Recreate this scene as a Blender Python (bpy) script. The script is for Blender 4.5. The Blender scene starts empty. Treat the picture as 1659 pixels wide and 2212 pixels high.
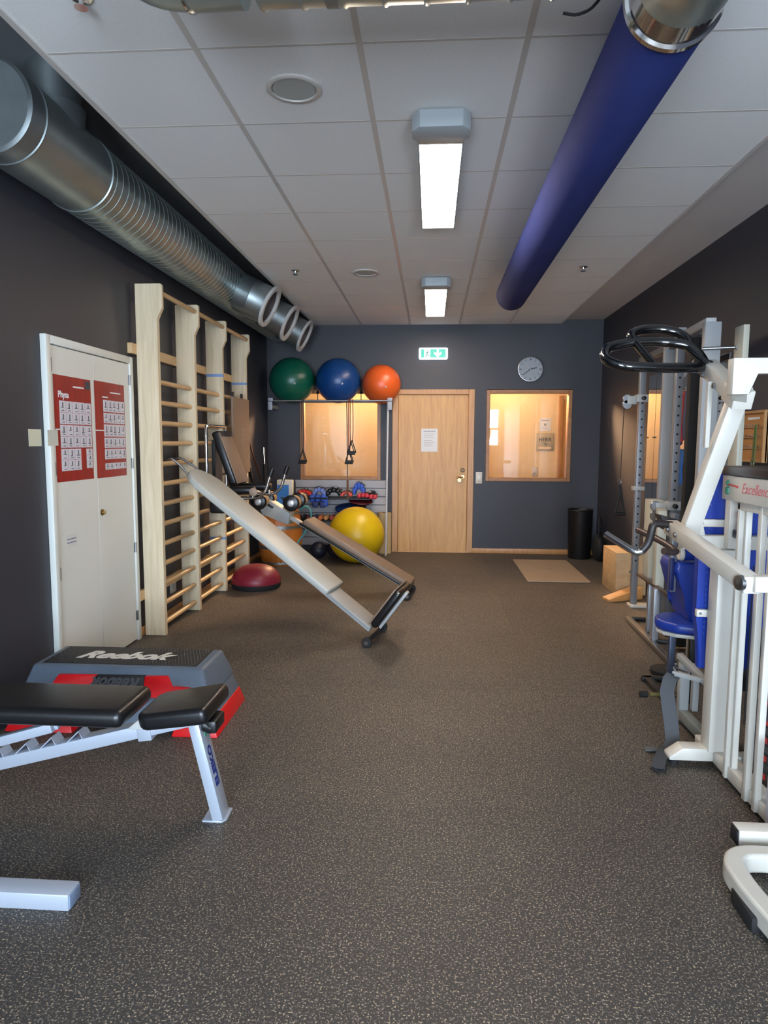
import bpy, bmesh, math, random
from mathutils import Vector, Matrix
random.seed(7)
S = bpy.context.scene
COL = S.collection
PI = math.pi
V = Vector

# ------------------------------------------------------------------ camera
def make_camera():
    yaw, pit, rol, f = .0686, .1041, .0045, 1471.0
    cy, sy, cp, sp = math.cos(yaw), math.sin(yaw), math.cos(pit), math.sin(pit)
    F = V((-sy*cp, cy*cp, -sp)); r = V((cy, sy, 0)); u = r.cross(F)
    cr, sr = math.cos(rol), math.sin(rol)
    r, u = cr*r + sr*u, -sr*r + cr*u
    cam = bpy.data.cameras.new('camera'); o = bpy.data.objects.new('camera', cam); COL.objects.link(o)
    cam.sensor_fit = 'HORIZONTAL'; cam.sensor_width = 36; cam.lens = 36*f/1659; cam.clip_start = .02
    M = Matrix((r, u, -F)).transposed().to_4x4(); M.translation = V((0, 0, 1.40))
    o.matrix_world = M
    S.camera = o
make_camera()

# ------------------------------------------------------------------ light
S.view_settings.view_transform = 'Standard'
S.view_settings.look = 'None'
S.view_settings.gamma = 1
S.view_settings.exposure = 0.0
W = bpy.data.worlds.new('sky'); S.world = W; W.use_nodes = True
bg = W.node_tree.nodes['Background']; bg.inputs[0].default_value = (.68, .82, 1, 1); bg.inputs[1].default_value = 42
DAY_PORTAL = True
LAMP_STRENGTH = 52.0
HALL_POWER = 30

def area(name, loc, rot, sx, sy, power, color, portal=False, spread=None):
    l = bpy.data.lights.new(name, 'AREA'); l.shape = 'RECTANGLE'; l.size = sx; l.size_y = sy
    l.energy = power; l.color = color
    if portal: l.cycles.is_portal = True
    if spread: l.spread = spread
    o = bpy.data.objects.new(name, l); COL.objects.link(o); o.location = loc; o.rotation_euler = rot
    return o
area('daylight_portal', (1.365, -2.62, 1.30), (PI/2, 0, 0), 1.17, 2.1, 1, (1, 1, 1), portal=True)
area('daylight_portal', (-.76, -2.62, 1.30), (PI/2, 0, 0), 1.28, 2.1, 1, (1, 1, 1), portal=True)

# ------------------------------------------------------------------ materials
def lin(c):
    return tuple((x/255/12.92 if x/255 <= .04045 else ((x/255+.055)/1.055)**2.4) for x in c)
MATS = {}
def mat(name, rgb, rough=.5, metal=0, spec=.5, noise=None, bump=None, emit=None, coat=0, trans=0, alpha=None):
    if name in MATS: return MATS[name]
    m = bpy.data.materials.new(name); m.use_nodes = True; N = m.node_tree.nodes; Lk = m.node_tree.links
    b = N['Principled BSDF']; c = lin(rgb)
    b.inputs['Base Color'].default_value = (*c, 1); b.inputs['Roughness'].default_value = rough
    b.inputs['Metallic'].default_value = metal; b.inputs['Specular IOR Level'].default_value = spec
    b.inputs['Coat Weight'].default_value = coat; b.inputs['Transmission Weight'].default_value = trans
    tc = None
    if noise or bump:
        tc = N.new('ShaderNodeTexCoord')
    if noise:                                   # (scale, amount, stretch)
        mp = N.new('ShaderNodeMapping'); mp.inputs['Scale'].default_value = noise[2] if len(noise) > 2 else (1, 1, 1)
        n = N.new('ShaderNodeTexNoise'); n.inputs['Scale'].default_value = noise[0]; n.inputs['Detail'].default_value = 4
        r = N.new('ShaderNodeMapRange'); r.inputs['To Min'].default_value = 1-noise[1]; r.inputs['To Max'].default_value = 1+noise[1]
        r.inputs['From Min'].default_value = .3; r.inputs['From Max'].default_value = .7
        mx = N.new('ShaderNodeVectorMath'); mx.operation = 'SCALE'; mx.inputs[0].default_value = c
        Lk.new(tc.outputs['Object'], mp.inputs[0]); Lk.new(mp.outputs[0], n.inputs['Vector'])
        Lk.new(n.outputs[0], r.inputs['Value']); Lk.new(r.outputs[0], mx.inputs['Scale']); Lk.new(mx.outputs[0], b.inputs['Base Color'])
    if bump:                                    # (scale, strength, distance)
        n = N.new('ShaderNodeTexNoise'); n.inputs['Scale'].default_value = bump[0]; n.inputs['Detail'].default_value = 3
        bp = N.new('ShaderNodeBump'); bp.inputs['Strength'].default_value = bump[1]; bp.inputs['Distance'].default_value = bump[2] if len(bump) > 2 else .002
        Lk.new(tc.outputs['Object'], n.inputs['Vector']); Lk.new(n.outputs[0], bp.inputs['Height']); Lk.new(bp.outputs[0], b.inputs['Normal'])
    if emit:
        b.inputs['Emission Color'].default_value = (*lin(emit[0]), 1); b.inputs['Emission Strength'].default_value = emit[1]
    MATS[name] = m
    return m

def floor_mat():
    m = bpy.data.materials.new('speckled_rubber'); m.use_nodes = True; N = m.node_tree.nodes; Lk = m.node_tree.links
    b = N['Principled BSDF']; tc = N.new('ShaderNodeTexCoord')
    def ramp(src, stops):
        r = N.new('ShaderNodeValToRGB'); e = r.color_ramp.elements
        while len(e) < len(stops): e.new(.5)
        for k, (p, c) in enumerate(stops): e[k].position = p; e[k].color = (*c, 1)
        Lk.new(src, r.inputs[0]); return r.outputs[0]
    def noise(scale, detail=2, rough=.5, off=0):
        mp = N.new('ShaderNodeMapping'); mp.inputs['Location'].default_value = (off, off*1.7, 0)
        n = N.new('ShaderNodeTexNoise'); n.inputs['Scale'].default_value = scale; n.inputs['Detail'].default_value = detail
        n.inputs['Roughness'].default_value = rough
        Lk.new(tc.outputs['Object'], mp.inputs[0]); Lk.new(mp.outputs[0], n.inputs['Vector']); return n.outputs[0]
    def mix(a, bb, fac=None, mode='MIX', f=1.0):
        x = N.new('ShaderNodeMix'); x.data_type = 'RGBA'; x.blend_type = mode; x.inputs[0].default_value = f
        if fac: Lk.new(fac, x.inputs[0])
        Lk.new(a, x.inputs[6]); Lk.new(bb, x.inputs[7]); return x.outputs[2]
    rgb = N.new('ShaderNodeRGB'); rgb.outputs[0].default_value = (*lin((60, 57, 54)), 1)
    sp1 = N.new('ShaderNodeRGB'); sp1.outputs[0].default_value = (*lin((182, 164, 136)), 1)
    sp2 = N.new('ShaderNodeRGB'); sp2.outputs[0].default_value = (*lin((98, 92, 86)), 1)
    c = mix(rgb.outputs[0], sp2.outputs[0], ramp(noise(120, 1, .5, 5), [(0, (0, 0, 0)), (.56, (0, 0, 0)), (.62, (1, 1, 1)), (1, (1, 1, 1))]))
    c = mix(c, sp1.outputs[0], ramp(noise(170, 1, .5, 0), [(0, (0, 0, 0)), (.62, (0, 0, 0)), (.65, (1, 1, 1)), (1, (1, 1, 1))]))
    # rubber tiles wear unevenly: each sheet slightly different
    br = N.new('ShaderNodeTexBrick'); br.offset = .5; br.inputs['Scale'].default_value = 1
    br.inputs['Brick Width'].default_value = 1.25; br.inputs['Row Height'].default_value = 1.25; br.inputs['Mortar Size'].default_value = .0016
    br.inputs['Color1'].default_value = (.92, .92, .92, 1); br.inputs['Color2'].default_value = (1.08, 1.07, 1.05, 1); br.inputs['Mortar'].default_value = (.75, .75, .75, 1)
    Lk.new(tc.outputs['Object'], br.inputs['Vector'])
    c = mix(c, br.outputs['Color'], None, 'MULTIPLY')
    c = mix(c, ramp(noise(1.3, 4, .6, 9), [(.3, (.86, .86, .86)), (.7, (1.14, 1.12, 1.1))]), None, 'MULTIPLY')
    Lk.new(c, b.inputs['Base Color'])
    b.inputs['Roughness'].default_value = .58; b.inputs['Specular IOR Level'].default_value = .45
    bp = N.new('ShaderNodeBump'); bp.inputs['Strength'].default_value = .35; bp.inputs['Distance'].default_value = .0015
    Lk.new(noise(180, 2), bp.inputs['Height']); Lk.new(bp.outputs[0], b.inputs['Normal'])
    return m
def wood_mat(name, c1, c2, rough=.45, scale=(12, 12, 1.2), ring=3.0, axis='Z'):
    if name in MATS: return MATS[name]
    m = bpy.data.materials.new(name); m.use_nodes = True; N = m.node_tree.nodes; Lk = m.node_tree.links
    b = N['Principled BSDF']; tc = N.new('ShaderNodeTexCoord'); mp = N.new('ShaderNodeMapping'); mp.inputs['Scale'].default_value = scale
    n = N.new('ShaderNodeTexNoise'); n.inputs['Scale'].default_value = ring; n.inputs['Detail'].default_value = 6; n.inputs['Roughness'].default_value = .6
    n.inputs['Distortion'].default_value = .6
    r = N.new('ShaderNodeValToRGB'); r.color_ramp.elements[0].position = .32; r.color_ramp.elements[1].position = .68
    r.color_ramp.elements[0].color = (*lin(c1), 1); r.color_ramp.elements[1].color = (*lin(c2), 1)
    Lk.new(tc.outputs['Object'], mp.inputs[0]); Lk.new(mp.outputs[0], n.inputs['Vector']); Lk.new(n.outputs[0], r.inputs[0]); Lk.new(r.outputs[0], b.inputs['Base Color'])
    b.inputs['Roughness'].default_value = rough
    MATS[name] = m; return m
def glass_mat():
    m = bpy.data.materials.new('window_glass'); m.use_nodes = True; N = m.node_tree.nodes; Lk = m.node_tree.links
    for n in list(N):
        if n.type != 'OUTPUT_MATERIAL': N.remove(n)
    out = [n for n in N if n.type == 'OUTPUT_MATERIAL'][0]
    t = N.new('ShaderNodeBsdfTransparent'); g = N.new('ShaderNodeBsdfGlossy'); g.inputs['Roughness'].default_value = .02
    fr = N.new('ShaderNodeFresnel'); fr.inputs[0].default_value = 1.5; mul = N.new('ShaderNodeMath'); mul.operation = 'MULTIPLY'; mul.inputs[1].default_value = 1.0
    mx = N.new('ShaderNodeMixShader'); Lk.new(fr.outputs[0], mul.inputs[0]); Lk.new(mul.outputs[0], mx.inputs[0])
    Lk.new(t.outputs[0], mx.inputs[1]); Lk.new(g.outputs[0], mx.inputs[2]); Lk.new(mx.outputs[0], out.inputs[0])
    MATS['glass'] = m; return m

M_FLOOR = floor_mat(); M_GLASS = glass_mat()
M_WALL = mat('charcoal_paint', (52, 52, 59), .5, noise=(3, .05), bump=(220, .25, .0006))
M_CEIL = mat('ceiling_panel', (238, 236, 232), .9, noise=(140, .03), bump=(400, .3, .0006))
M_TBAR = mat('painted_tbar', (206, 200, 192), .28)
M_PLASTER = mat('plaster_white', (200, 192, 186), .8, noise=(2, .03))
M_RECESS = mat('recess_grey', (120, 122, 124), .85)
M_CREAM = mat('cream_paint', (238, 214, 172), .7, noise=(2, .02))
M_OAK = wood_mat('oak_veneer', (186, 136, 74), (208, 160, 94), .42, (9, 9, .8), 3)
M_OAKTRIM = wood_mat('oak_trim', (176, 126, 76), (196, 148, 94), .4, (10, 10, 1), 3)
M_WINTRIM = wood_mat('window_trim', (150, 100, 55), (172, 120, 70), .4, (3, 10, 3), 3)
M_PINE = wood_mat('pine', (205, 186, 152), (228, 210, 178), .5, (14, 14, 1.0), 2.2)
M_RUNG = wood_mat('beech_rung', (196, 160, 112), (216, 182, 134), .42, (14, 1.5, 14), 2.5)
M_PLY = wood_mat('plywood', (178, 146, 104), (200, 168, 124), .55, (3, 3, 8), 2)
M_WEDGE = wood_mat('pine_wedge', (196, 140, 80), (214, 160, 98), .5, (2, 10, 10), 2)
M_BARREL = wood_mat('barrel_wood', (160, 88, 30), (196, 122, 50), .4, (6, 6, 1), 3)
M_WHITEDOOR = mat('white_lacquer', (218, 220, 212), .4, noise=(1.5, .03))
M_WHITE = mat('white_powder_coat', (206, 201, 189), .35, noise=(6, .03))
M_GREYCOAT = mat('grey_powder_coat', (166, 168, 166), .42)
M_PALE = mat('pale_grey_steel', (176, 176, 172), .45)
M_SILVER = mat('silver_paint', (176, 184, 196), .32, metal=.25)
M_GALV = mat('galvanised_steel', (176, 188, 184), .36, metal=.85, noise=(5, .10), bump=(9, .10, .01))
M_GALV2 = mat('galvanised_dull', (146, 154, 154), .42, metal=.85, noise=(7, .12))
M_CHROME = mat('chrome', (214, 214, 214), .12, metal=1)
M_STEEL = mat('brushed_steel', (150, 150, 150), .35, metal=1)
M_BLACK = mat('black_vinyl', (22, 22, 23), .32, noise=(30, .1), bump=(300, .15, .0005))
M_BLACKP = mat('black_plastic', (20, 20, 21), .4)
M_GLOSSBLACK = mat('gloss_black', (10, 10, 11), .12, coat=.6)
M_RUBBER = mat('matt_rubber', (26, 26, 27), .75)
M_TAUPE = mat('taupe_vinyl_and_sheen', (128, 108, 92), .5, bump=(250, .15, .0005))  # mat colour; on the black bench pads it stands in for reflected light
M_TEXTILE = mat('blue_textile', (50, 62, 124), .85, spec=.12, noise=(3, .06), bump=(600, .3, .0006))
M_NAVY = mat('royal_blue_vinyl', (26, 56, 150), .38, noise=(4, .06), bump=(250, .12, .0005))
M_ENDCAP = mat('grey_plastic', (170, 176, 178), .5)
M_LAMP = mat('lamp_diffuser', (240, 240, 235), .5, emit=((255, 231, 207), LAMP_STRENGTH))
M_RED = mat('red_plastic', (214, 22, 26), .38)
M_STEPGREY = mat('step_grey_plastic', (92, 104, 118), .48, noise=(40, .04))
M_STEPMAT = mat('step_top_rubber', (30, 31, 32), .6)
M_PAPER = mat('white_paper', (222, 224, 226), .7)
M_INK = mat('print_ink', (60, 62, 66), .7)
M_MIRROR = mat('mirror', (225, 225, 225), .02, metal=1)
M_ANKBLUE = mat('blue_nylon', (52, 92, 190), .6)
M_ANKRED = mat('red_nylon', (206, 44, 36), .6)

# ------------------------------------------------------------------ mesh helpers
WM = {}
class MB:
    def __init__(s): s.b = bmesh.new(); s.mi = 0
    def _fin(s, geom_before):
        for f in s.b.faces:
            if f.index == -1 or f not in geom_before: pass
    def box(s, lo, hi, bev=0, seg=2, M=None):
        lo, hi = V(lo), V(hi)
        r = bmesh.ops.create_cube(s.b, size=1)
        vs = r['verts']
        for v in vs: v.co = V(((lo[i]+hi[i])/2 + v.co[i]*(hi[i]-lo[i])) for i in range(3))
        s._post(vs, bev, seg, M); return s
    def _post(s, vs, bev=0, seg=2, M=None):
        if bev:
            es = list({e for v in vs for e in v.link_edges})
            r = bmesh.ops.bevel(s.b, geom=es, offset=bev, segments=seg, affect='EDGES', profile=.5, clamp_overlap=True)
            vs = list({v for f in r['faces'] for v in f.verts} | {v for v in vs if v.is_valid})
        if M is not None:
            for v in vs: v.co = M @ v.co
        for f in {f for v in vs for f in v.link_faces}: f.material_index = s.mi
    def bar(s, p0, p1, w, h, side=(0, 1, 0), bev=0, seg=2, ext=0):
        """rectangular beam: w measured along `side`, h perpendicular"""
        p0, p1 = V(p0), V(p1); d = p1-p0; L = d.length; d.normalize()
        sd = V(side); sd = (sd - d*sd.dot(d)).normalized(); up = d.cross(sd)
        M = Matrix((d, sd, up)).transposed().to_4x4(); M.translation = (p0+p1)/2
        return s.box((-L/2-ext, -w/2, -h/2), (L/2+ext, w/2, h/2), bev, seg, M)
    def ring_frame(s, d, ref=None):
        d = V(d).normalized(); a = V((0, 0, 1)) if abs(d.z) < .9 else V((1, 0, 0))
        x = (a - d*a.dot(d)).normalized(); return x, d.cross(x)
    def lathe(s, prof, p0, d, seg=32, capa=True, capb=True):
        """prof: list of (t along axis, radius)"""
        p0 = V(p0); d = V(d).normalized(); x, y = s.ring_frame(d); rings = []
        for t, r in prof:
            rings.append([s.b.verts.new(p0+d*t+(x*math.cos(2*PI*k/seg)+y*math.sin(2*PI*k/seg))*r) for k in range(seg)])
        for a, b in zip(rings, rings[1:]):
            for k in range(seg):
                f = s.b.faces.new((a[k], a[(k+1) % seg], b[(k+1) % seg], b[k])); f.material_index = s.mi
        if capa: s.b.faces.new(rings[0][::-1]).material_index = s.mi
        if capb: s.b.faces.new(rings[-1]).material_index = s.mi
        return s
    def cyl(s, p0, p1, r, r1=None, seg=20, cap=True):
        p0, p1 = V(p0), V(p1); L = (p1-p0).length
        return s.lathe([(0, r), (L, r if r1 is None else r1)], p0, p1-p0, seg, cap, cap)
    def tube(s, pts, r, seg=12, smooth=0, closed=False):
        P = [V(p) for p in pts]
        if smooth:
            Q = []; n = len(P)
            if isinstance(r, (list, tuple)): r = [r[i]+(r[i+1]-r[i])*k/smooth for i in range(n-1) for k in range(smooth)]+[r[-1]]
            rng = range(n if closed else n-1)
            for i in rng:
                a = P[(i-1) % n] if closed or i > 0 else P[i]*2-P[i+1]
                b, c = P[i], P[(i+1) % n]
                d = P[(i+2) % n] if closed or i+2 < n else c*2-b
                for k in range(smooth):
                    t = k/smooth
                    Q.append(.5*((2*b)+(c-a)*t+(2*a-5*b+4*c-d)*t*t+(3*b-a-3*c+d)*t**3))
            if not closed: Q.append(P[-1])
            P = Q
        n = len(P); rings = []; prev = None
        for i in range(n):
            if closed: t = (P[(i+1) % n]-P[i-1]).normalized()
            elif i == 0: t = (P[1]-P[0]).normalized()
            elif i == n-1: t = (P[-1]-P[-2]).normalized()
            else: t = ((P[i+1]-P[i]).normalized()+(P[i]-P[i-1]).normalized()).normalized()
            if prev is None: x, y = s.ring_frame(t)
            else:
                x = (prev - t*prev.dot(t)).normalized(); y = t.cross(x)
            prev = x
            rr = r[i] if isinstance(r, (list, tuple)) else r
            rings.append([s.b.verts.new(P[i]+(x*math.cos(2*PI*k/seg)+y*math.sin(2*PI*k/seg))*rr) for k in range(seg)])
        m = n if closed else n-1
        for i in range(m):
            a, b = rings[i], rings[(i+1) % n]
            for k in range(seg):
                s.b.faces.new((a[k], a[(k+1) % seg], b[(k+1) % seg], b[k])).material_index = s.mi
        if not closed:
            s.b.faces.new(rings[0][::-1]).material_index = s.mi; s.b.faces.new(rings[-1]).material_index = s.mi
        return s
    def strip(s, pts, w, t, side=(0, 1, 0)):
        """flat band following pts; width along side"""
        P = [V(p) for p in pts]; rings = []
        for i, p in enumerate(P):
            d = (P[min(i+1, len(P)-1)]-P[max(i-1, 0)]).normalized()
            sd = V(side[i] if isinstance(side[0], (list, tuple)) else side); sd = (sd-d*sd.dot(d)).normalized(); n = d.cross(sd)
            rings.append([s.b.verts.new(p+sd*a*w/2+n*c*t/2) for a, c in ((-1, -1), (1, -1), (1, 1), (-1, 1))])
        for a, b in zip(rings, rings[1:]):
            for k in range(4): s.b.faces.new((a[k], a[(k+1) % 4], b[(k+1) % 4], b[k])).material_index = s.mi
        s.b.faces.new(rings[0][::-1]).material_index = s.mi; s.b.faces.new(rings[-1]).material_index = s.mi
        return s
    def prism(s, poly, d, bev=0, seg=2):
        """poly: list of 3d points (planar); extruded by vector d"""
        d = V(d); a = [s.b.verts.new(V(p)) for p in poly]; b = [s.b.verts.new(V(p)+d) for p in poly]; n = len(a)
        s.b.faces.new(a[::-1]); s.b.faces.new(b)
        for k in range(n): s.b.faces.new((a[k], a[(k+1) % n], b[(k+1) % n], b[k]))
        s._post(a+b, bev, seg); return s
    def sphere(s, c, r, seg=32, sc=(1, 1, 1)):
        R = bmesh.ops.create_uvsphere(s.b, u_segments=seg, v_segments=seg//2, radius=r)
        for v in R['verts']: v.co = V(v.co[i]*sc[i] for i in range(3))+V(c)
        for f in {f for v in R['verts'] for f in v.link_faces}: f.material_index = s.mi
        return s
    def build(s, name, m, parent=None, angle=40):
        bmesh.ops.recalc_face_normals(s.b, faces=s.b.faces)
        me = bpy.data.meshes.new(name); 
        if parent is not None:
            s.b.transform(WM[parent.name].inverted())
        s.b.to_mesh(me); s.b.free()
        for x in (m if isinstance(m, (list, tuple)) else [m]): me.materials.append(x)
        for p in me.polygons: p.use_smooth = True
        me.set_sharp_from_angle(angle=math.radians(angle))
        o = bpy.data.objects.new(name, me); COL.objects.link(o)
        if parent is not None:
            o.parent = parent; WM[o.name] = WM[parent.name].copy()
        else: WM[o.name] = Matrix.Identity(4)
        return o
def thing(name, label, cat, loc=(0, 0, 0), group=None, rotz=0):
    o = bpy.data.objects.new(name, None); COL.objects.link(o); o.location = loc; o.rotation_euler = (0, 0, rotz); o.empty_display_size = .1
    o['label'] = label; o['category'] = cat
    if group: o['group'] = group
    WM[o.name] = Matrix.Translation(V(loc)) @ Matrix.Rotation(rotz, 4, 'Z')
    return o
def tag(o, label, cat, group=None):
    o['label'] = label; o['category'] = cat
    if group: o['group'] = group
    # put the origin at the thing's base
    bb = [V(c) for c in o.bound_box]; lo = V(min(c[i] for c in bb) for i in range(3)); hi = V(max(c[i] for c in bb) for i in range(3))
    org = V(((lo.x+hi.x)/2, (lo.y+hi.y)/2, lo.z)); o.data.transform(Matrix.Translation(-org)); o.location = org
    WM[o.name] = Matrix.Translation(org)
    return o
def struct(o):
    o['kind'] = 'structure'; return o
def dup(root, loc=None, label=None, rotz=None):
    def cp(o, par):
        c = o.copy(); COL.objects.link(c)
        if par is not None: c.parent = par
        for ch in [x for x in bpy.data.objects if x.parent == o]: cp(ch, c)
        return c
    r = cp(root, None)
    if loc is not None: r.location = loc
    if rotz is not None: r.rotation_euler = (0, 0, rotz)
    if label: r['label'] = label
    return r
def text(name, body, size, origin, xdir, updir, m, parent, shear=0, offset=0, extrude=.0006, sx=1.0, align='LEFT'):
    cu = bpy.data.curves.new(name, 'FONT'); cu.body = body; cu.size = size; cu.shear = shear; cu.offset = offset; cu.extrude = extrude; cu.align_x = align
    cu.resolution_u = 3
    t = bpy.data.objects.new(name+'_curve', cu); COL.objects.link(t)
    dg = bpy.context.evaluated_depsgraph_get(); me = bpy.data.meshes.new_from_object(t.evaluated_get(dg))
    bpy.data.objects.remove(t); bpy.data.curves.remove(cu)
    x = V(xdir).normalized(); u = V(updir).normalized(); n = x.cross(u)
    M = Matrix((x*sx, u, n)).transposed().to_4x4(); M.translation = V(origin)
    if parent is not None: M = WM[parent.name].inverted() @ M
    me.transform(M); me.materials.clear(); me.materials.append(m); me.name = name
    o = bpy.data.objects.new(name, me); COL.objects.link(o)
    if parent is not None: o.parent = parent; WM[o.name] = WM[parent.name].copy()
    return o

# ================================================================== ROOM
XL, XR, YB, YF, HC = -2.065, 2.056, 8.55, -2.6, 2.816
struct(MB().box((XL-.15, YF-.15, -.12), (XR+.15, YB, 0)).build('floor', M_FLOOR))
struct(MB().box((XL-.15, YF-.15, 0), (XL, YB, 3.3)).build('wall_left', M_WALL))
struct(MB().box((XR, YF-.15, 0), (XR+.15, YB, 3.3)).build('wall_right', M_WALL))
WIN = [(-1.650, -.633), (.675, 1.711)]; WZ = (.907, 2.03); DX = (-.488, .528); DZ = 2.036
w = MB(); y0, y1 = YB, YB+.12
w.box((XL, y0, DZ), (XR, y1, 3.3))
w.box((XL, y0, 0), (WIN[0][0], y1, DZ)); w.box((WIN[0][1], y0, 0), (DX[0], y1, DZ))
w.box((DX[1], y0, 0), (WIN[1][0], y1, DZ)); w.box((WIN[1][1], y0, 0), (XR, y1, DZ))
for a, b in WIN: w.box((a, y0, 0), (b, y1, WZ[0]))
w.box((-3.3, y0, 0), (XL, y1, 3.3)); w.box((XR, y0, 0), (3.3, y1, 3.3))
struct(w.build('wall_back', M_WALL))
w = MB(); fz0, fz1 = .25, 2.35; FW = ((-1.40, -.12), (.78, 1.95))  # left window is added out of view to brighten the white machine
w.box((XL, YF-.15, 0), (XR, YF, fz0)); w.box((XL, YF-.15, fz1), (XR, YF, 3.3))
for a, b in ((XL, FW[0][0]), (FW[0][1], FW[1][0]), (FW[1][1], XR)): w.box((a, YF-.15, fz0), (b, YF, fz1))
struct(w.build('wall_front', M_PLASTER))
for k, (fx0, fx1) in enumerate(FW):
    w = MB()
    for a in (fx0, (fx0+fx1)/2-.025, fx1-.05): w.box((a, YF-.1, fz0), (a+.05, YF-.04, fz1))
    for a in (fz0, 1.25, fz1-.05): w.box((fx0, YF-.1, a), (fx1, YF-.04, a+.05))
    struct(w.build('window_%d' % (k+3), M_WHITEDOOR))

# suspended ceiling: panels, T grid, plaster strip at the right, open recess at the left
CX0, CX1 = -1.455, 1.54
struct(MB().box((CX0, YF, HC+.004), (CX1, YB, HC+.04)).build('ceiling', M_CEIL))
g = MB()
for k in range(1, 5):
    x = -1.475+.6*k; g.box((x-.0115, YF, HC+.002), (x+.0115, YB, HC+.006))
y = 2.593-.6*8
while y < YB:
    g.box((CX0, y-.0065, HC+.0035), (CX1, y+.0065, HC+.006)); y += .6
g.box((CX0-.004, YF, HC-.004), (CX0+.02, YB, HC+.045))
struct(g.build('trim_1', M_TBAR))
struct(MB().box((CX1, YF, 2.866), (XR, YB, 2.95)).box((CX1, YF, HC), (CX1+.02, YB, 2.88)).build('trim_2', M_PLASTER))
struct(MB().box((XL, YF, 3.14), (CX0+.03, YB, 3.2)).box((CX0+.02, YF, HC+.04), (CX0+.03, YB, 3.14)).build('trim_3', M_RECESS))
struct(MB().box((XL-.15, YF-.15, 3.3), (XR+.15, YB+.12, 3.4)).build('ceiling_upper', M_RECESS))
# baseboards
struct(MB().box((DX[1], YB-.014, 0), (XR, YB, .062), .003).build('baseboard_back', M_OAKTRIM))
struct(MB().box((XL, 4.585, 0), (XL+.016, YB, .062), .003).build('baseboard_left', M_OAKTRIM))
# hallway behind the glass
HY = 10.1
struct(MB().box((-3.2, YB+.12, -.1), (3.2, HY, 0)).build('floor_hallway', mat('hall_floor', (150, 130, 104), .5)))
struct(MB().box((-3.2, HY, 0), (3.2, HY+.1, 3.3)).box((-3.3, YB+.12, 0), (-3.2, HY, 3.3)).box((3.2, YB+.12, 0), (3.3, HY, 3.3)).build('wall_hallway', M_CREAM))
struct(MB().box((-3.3, YB+.12, 2.45), (3.3, HY+.1, 2.5)).build('ceiling_hallway', M_CREAM))
for n, (x, p) in enumerate(((-1.02, 1.0), (-.05, .6), (1.04, 1.0))):
    t = thing('hallway_downlight', ('round warm ceiling lamp of the hallway, far behind the left glass pane', 'round warm ceiling lamp of the hallway behind the oak door', 'round warm ceiling lamp of the hallway, far behind the right glass pane')[n], 'lamp', (x, 9.45, 2.45), 'hallway lamps')
    MB().lathe([(0, .1), (.03, .095)], (x, 9.45, 2.42), (0, 0, 1)).build('trim_ring', M_WHITE, t)
    l = bpy.data.lights.new('downlight', 'POINT'); l.shadow_soft_size = .06; l.energy = HALL_POWER*p; l.color = (1, .66, .35)
    o = bpy.data.objects.new('downlight', l); COL.objects.link(o); o.parent = t; o.location = (0, 0, -.12)
    if n != 1:                                   # added unseen spots throw the hall glow onto the gym side walls
        l = bpy.data.lights.new('added_spill_spot', 'SPOT'); l.energy = 1300; l.color = (1, .60, .32); l.spot_size = math.radians(46); l.spot_blend = 1; l.shadow_soft_size = .22
        o = bpy.data.objects.new('added_spill_spot', l); COL.objects.link(o); o.parent = t; o.location = (0, 0, -.09)
        tgt = V((2.05 if x > 0 else -2.06, 7.35, 1.38)); o.rotation_euler = (tgt-V((x, 9.45, 2.36))).to_track_quat('-Z', 'Y').to_euler()

# ------------------------------------------------------------------ window frames (back wall)
for n, (a, b) in enumerate(WIN):
    w = MB(); z0, z1 = WZ; f = .042
    for lo, hi in (((a, z0), (a+f, z1)), ((b-f, z0), (b, z1)), ((a+f, z0), (b-f, z0+f)), ((a+f, z1-f), (b-f, z1))):
        w.box((lo[0], YB-.012, lo[1]), (hi[0], YB+.13, hi[1]), .003, 1)
    fr = struct(w.build('window_%d' % (n+1), M_WINTRIM))
    MB().box((a+f, YB+.055, z0+f), (b-f, YB+.061, z1-f)).build('pane', M_GLASS, fr)

# ------------------------------------------------------------------ oak door
w = MB(); a, b = DX; f = .075
for lo, hi in (((a, 0), (a+f, DZ)), ((b-f, 0), (b, DZ)), ((a+f, DZ-.062), (b-f, DZ))):
    w.box((lo[0], YB-.015, lo[1]), (hi[0], YB+.12, hi[1]), .004, 1)
w.box((a+f, YB+.002, 0), (b-f, YB+.12, .004)).box((a+f, YB+.053, 0), (b-f, YB+.12, .02))
door = struct(w.build('door_1', M_OAKTRIM))
leaf = MB().box((a+f+.004, YB+.012, .004), (b-f-.004, YB+.052, DZ-.066), .002, 1).build('door_leaf', M_OAK, door)
MB().lathe([(0, .026), (.008, .026), (.01, .018), (.022, .018)], (.393, YB+.012, 1.04), (0, -1, 0)).build('lock_cylinder', mat('bronze_dark', (92, 70, 50), .35, metal=.8), leaf)
h = MB().lathe([(0, .024), (.008, .024), (.009, .01), (.045, .01)], (.395, YB+.012, .955), (0, -1, 0))
h.tube([(.395, YB-.035, .955), (.37, YB-.045, .955), (.30, YB-.045, .95)], .009)
h.lathe([(0, .022), (.006, .022)], (.355, YB+.012, .915), (0, -1, 0))
h.build('door_handle', mat('brass', (190, 150, 96), .25, metal=1), leaf)
n_ = thing('paper_notice', 'white sheet of small print taped to the oak door', 'notice', (-.024, YB+.011, 1.268))
MB().box((-.126, YB+.0095, 1.268), (.077, YB+.0115, 1.552)).build('sheet', M_PAPER, n_)
q = MB(); q.box((-.10, YB+.008, 1.518), (.05, YB+.0098, 1.527))
for k, ww in enumerate((.15, .13, .14, .12, .15, .11, .13)): q.box((-.095, YB+.0085, 1.49-.022*k-(0 if k < 3 else .02)), (-.095+ww*.9, YB+.0098, 1.4935-.022*k-(0 if k < 3 else .02)))
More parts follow.
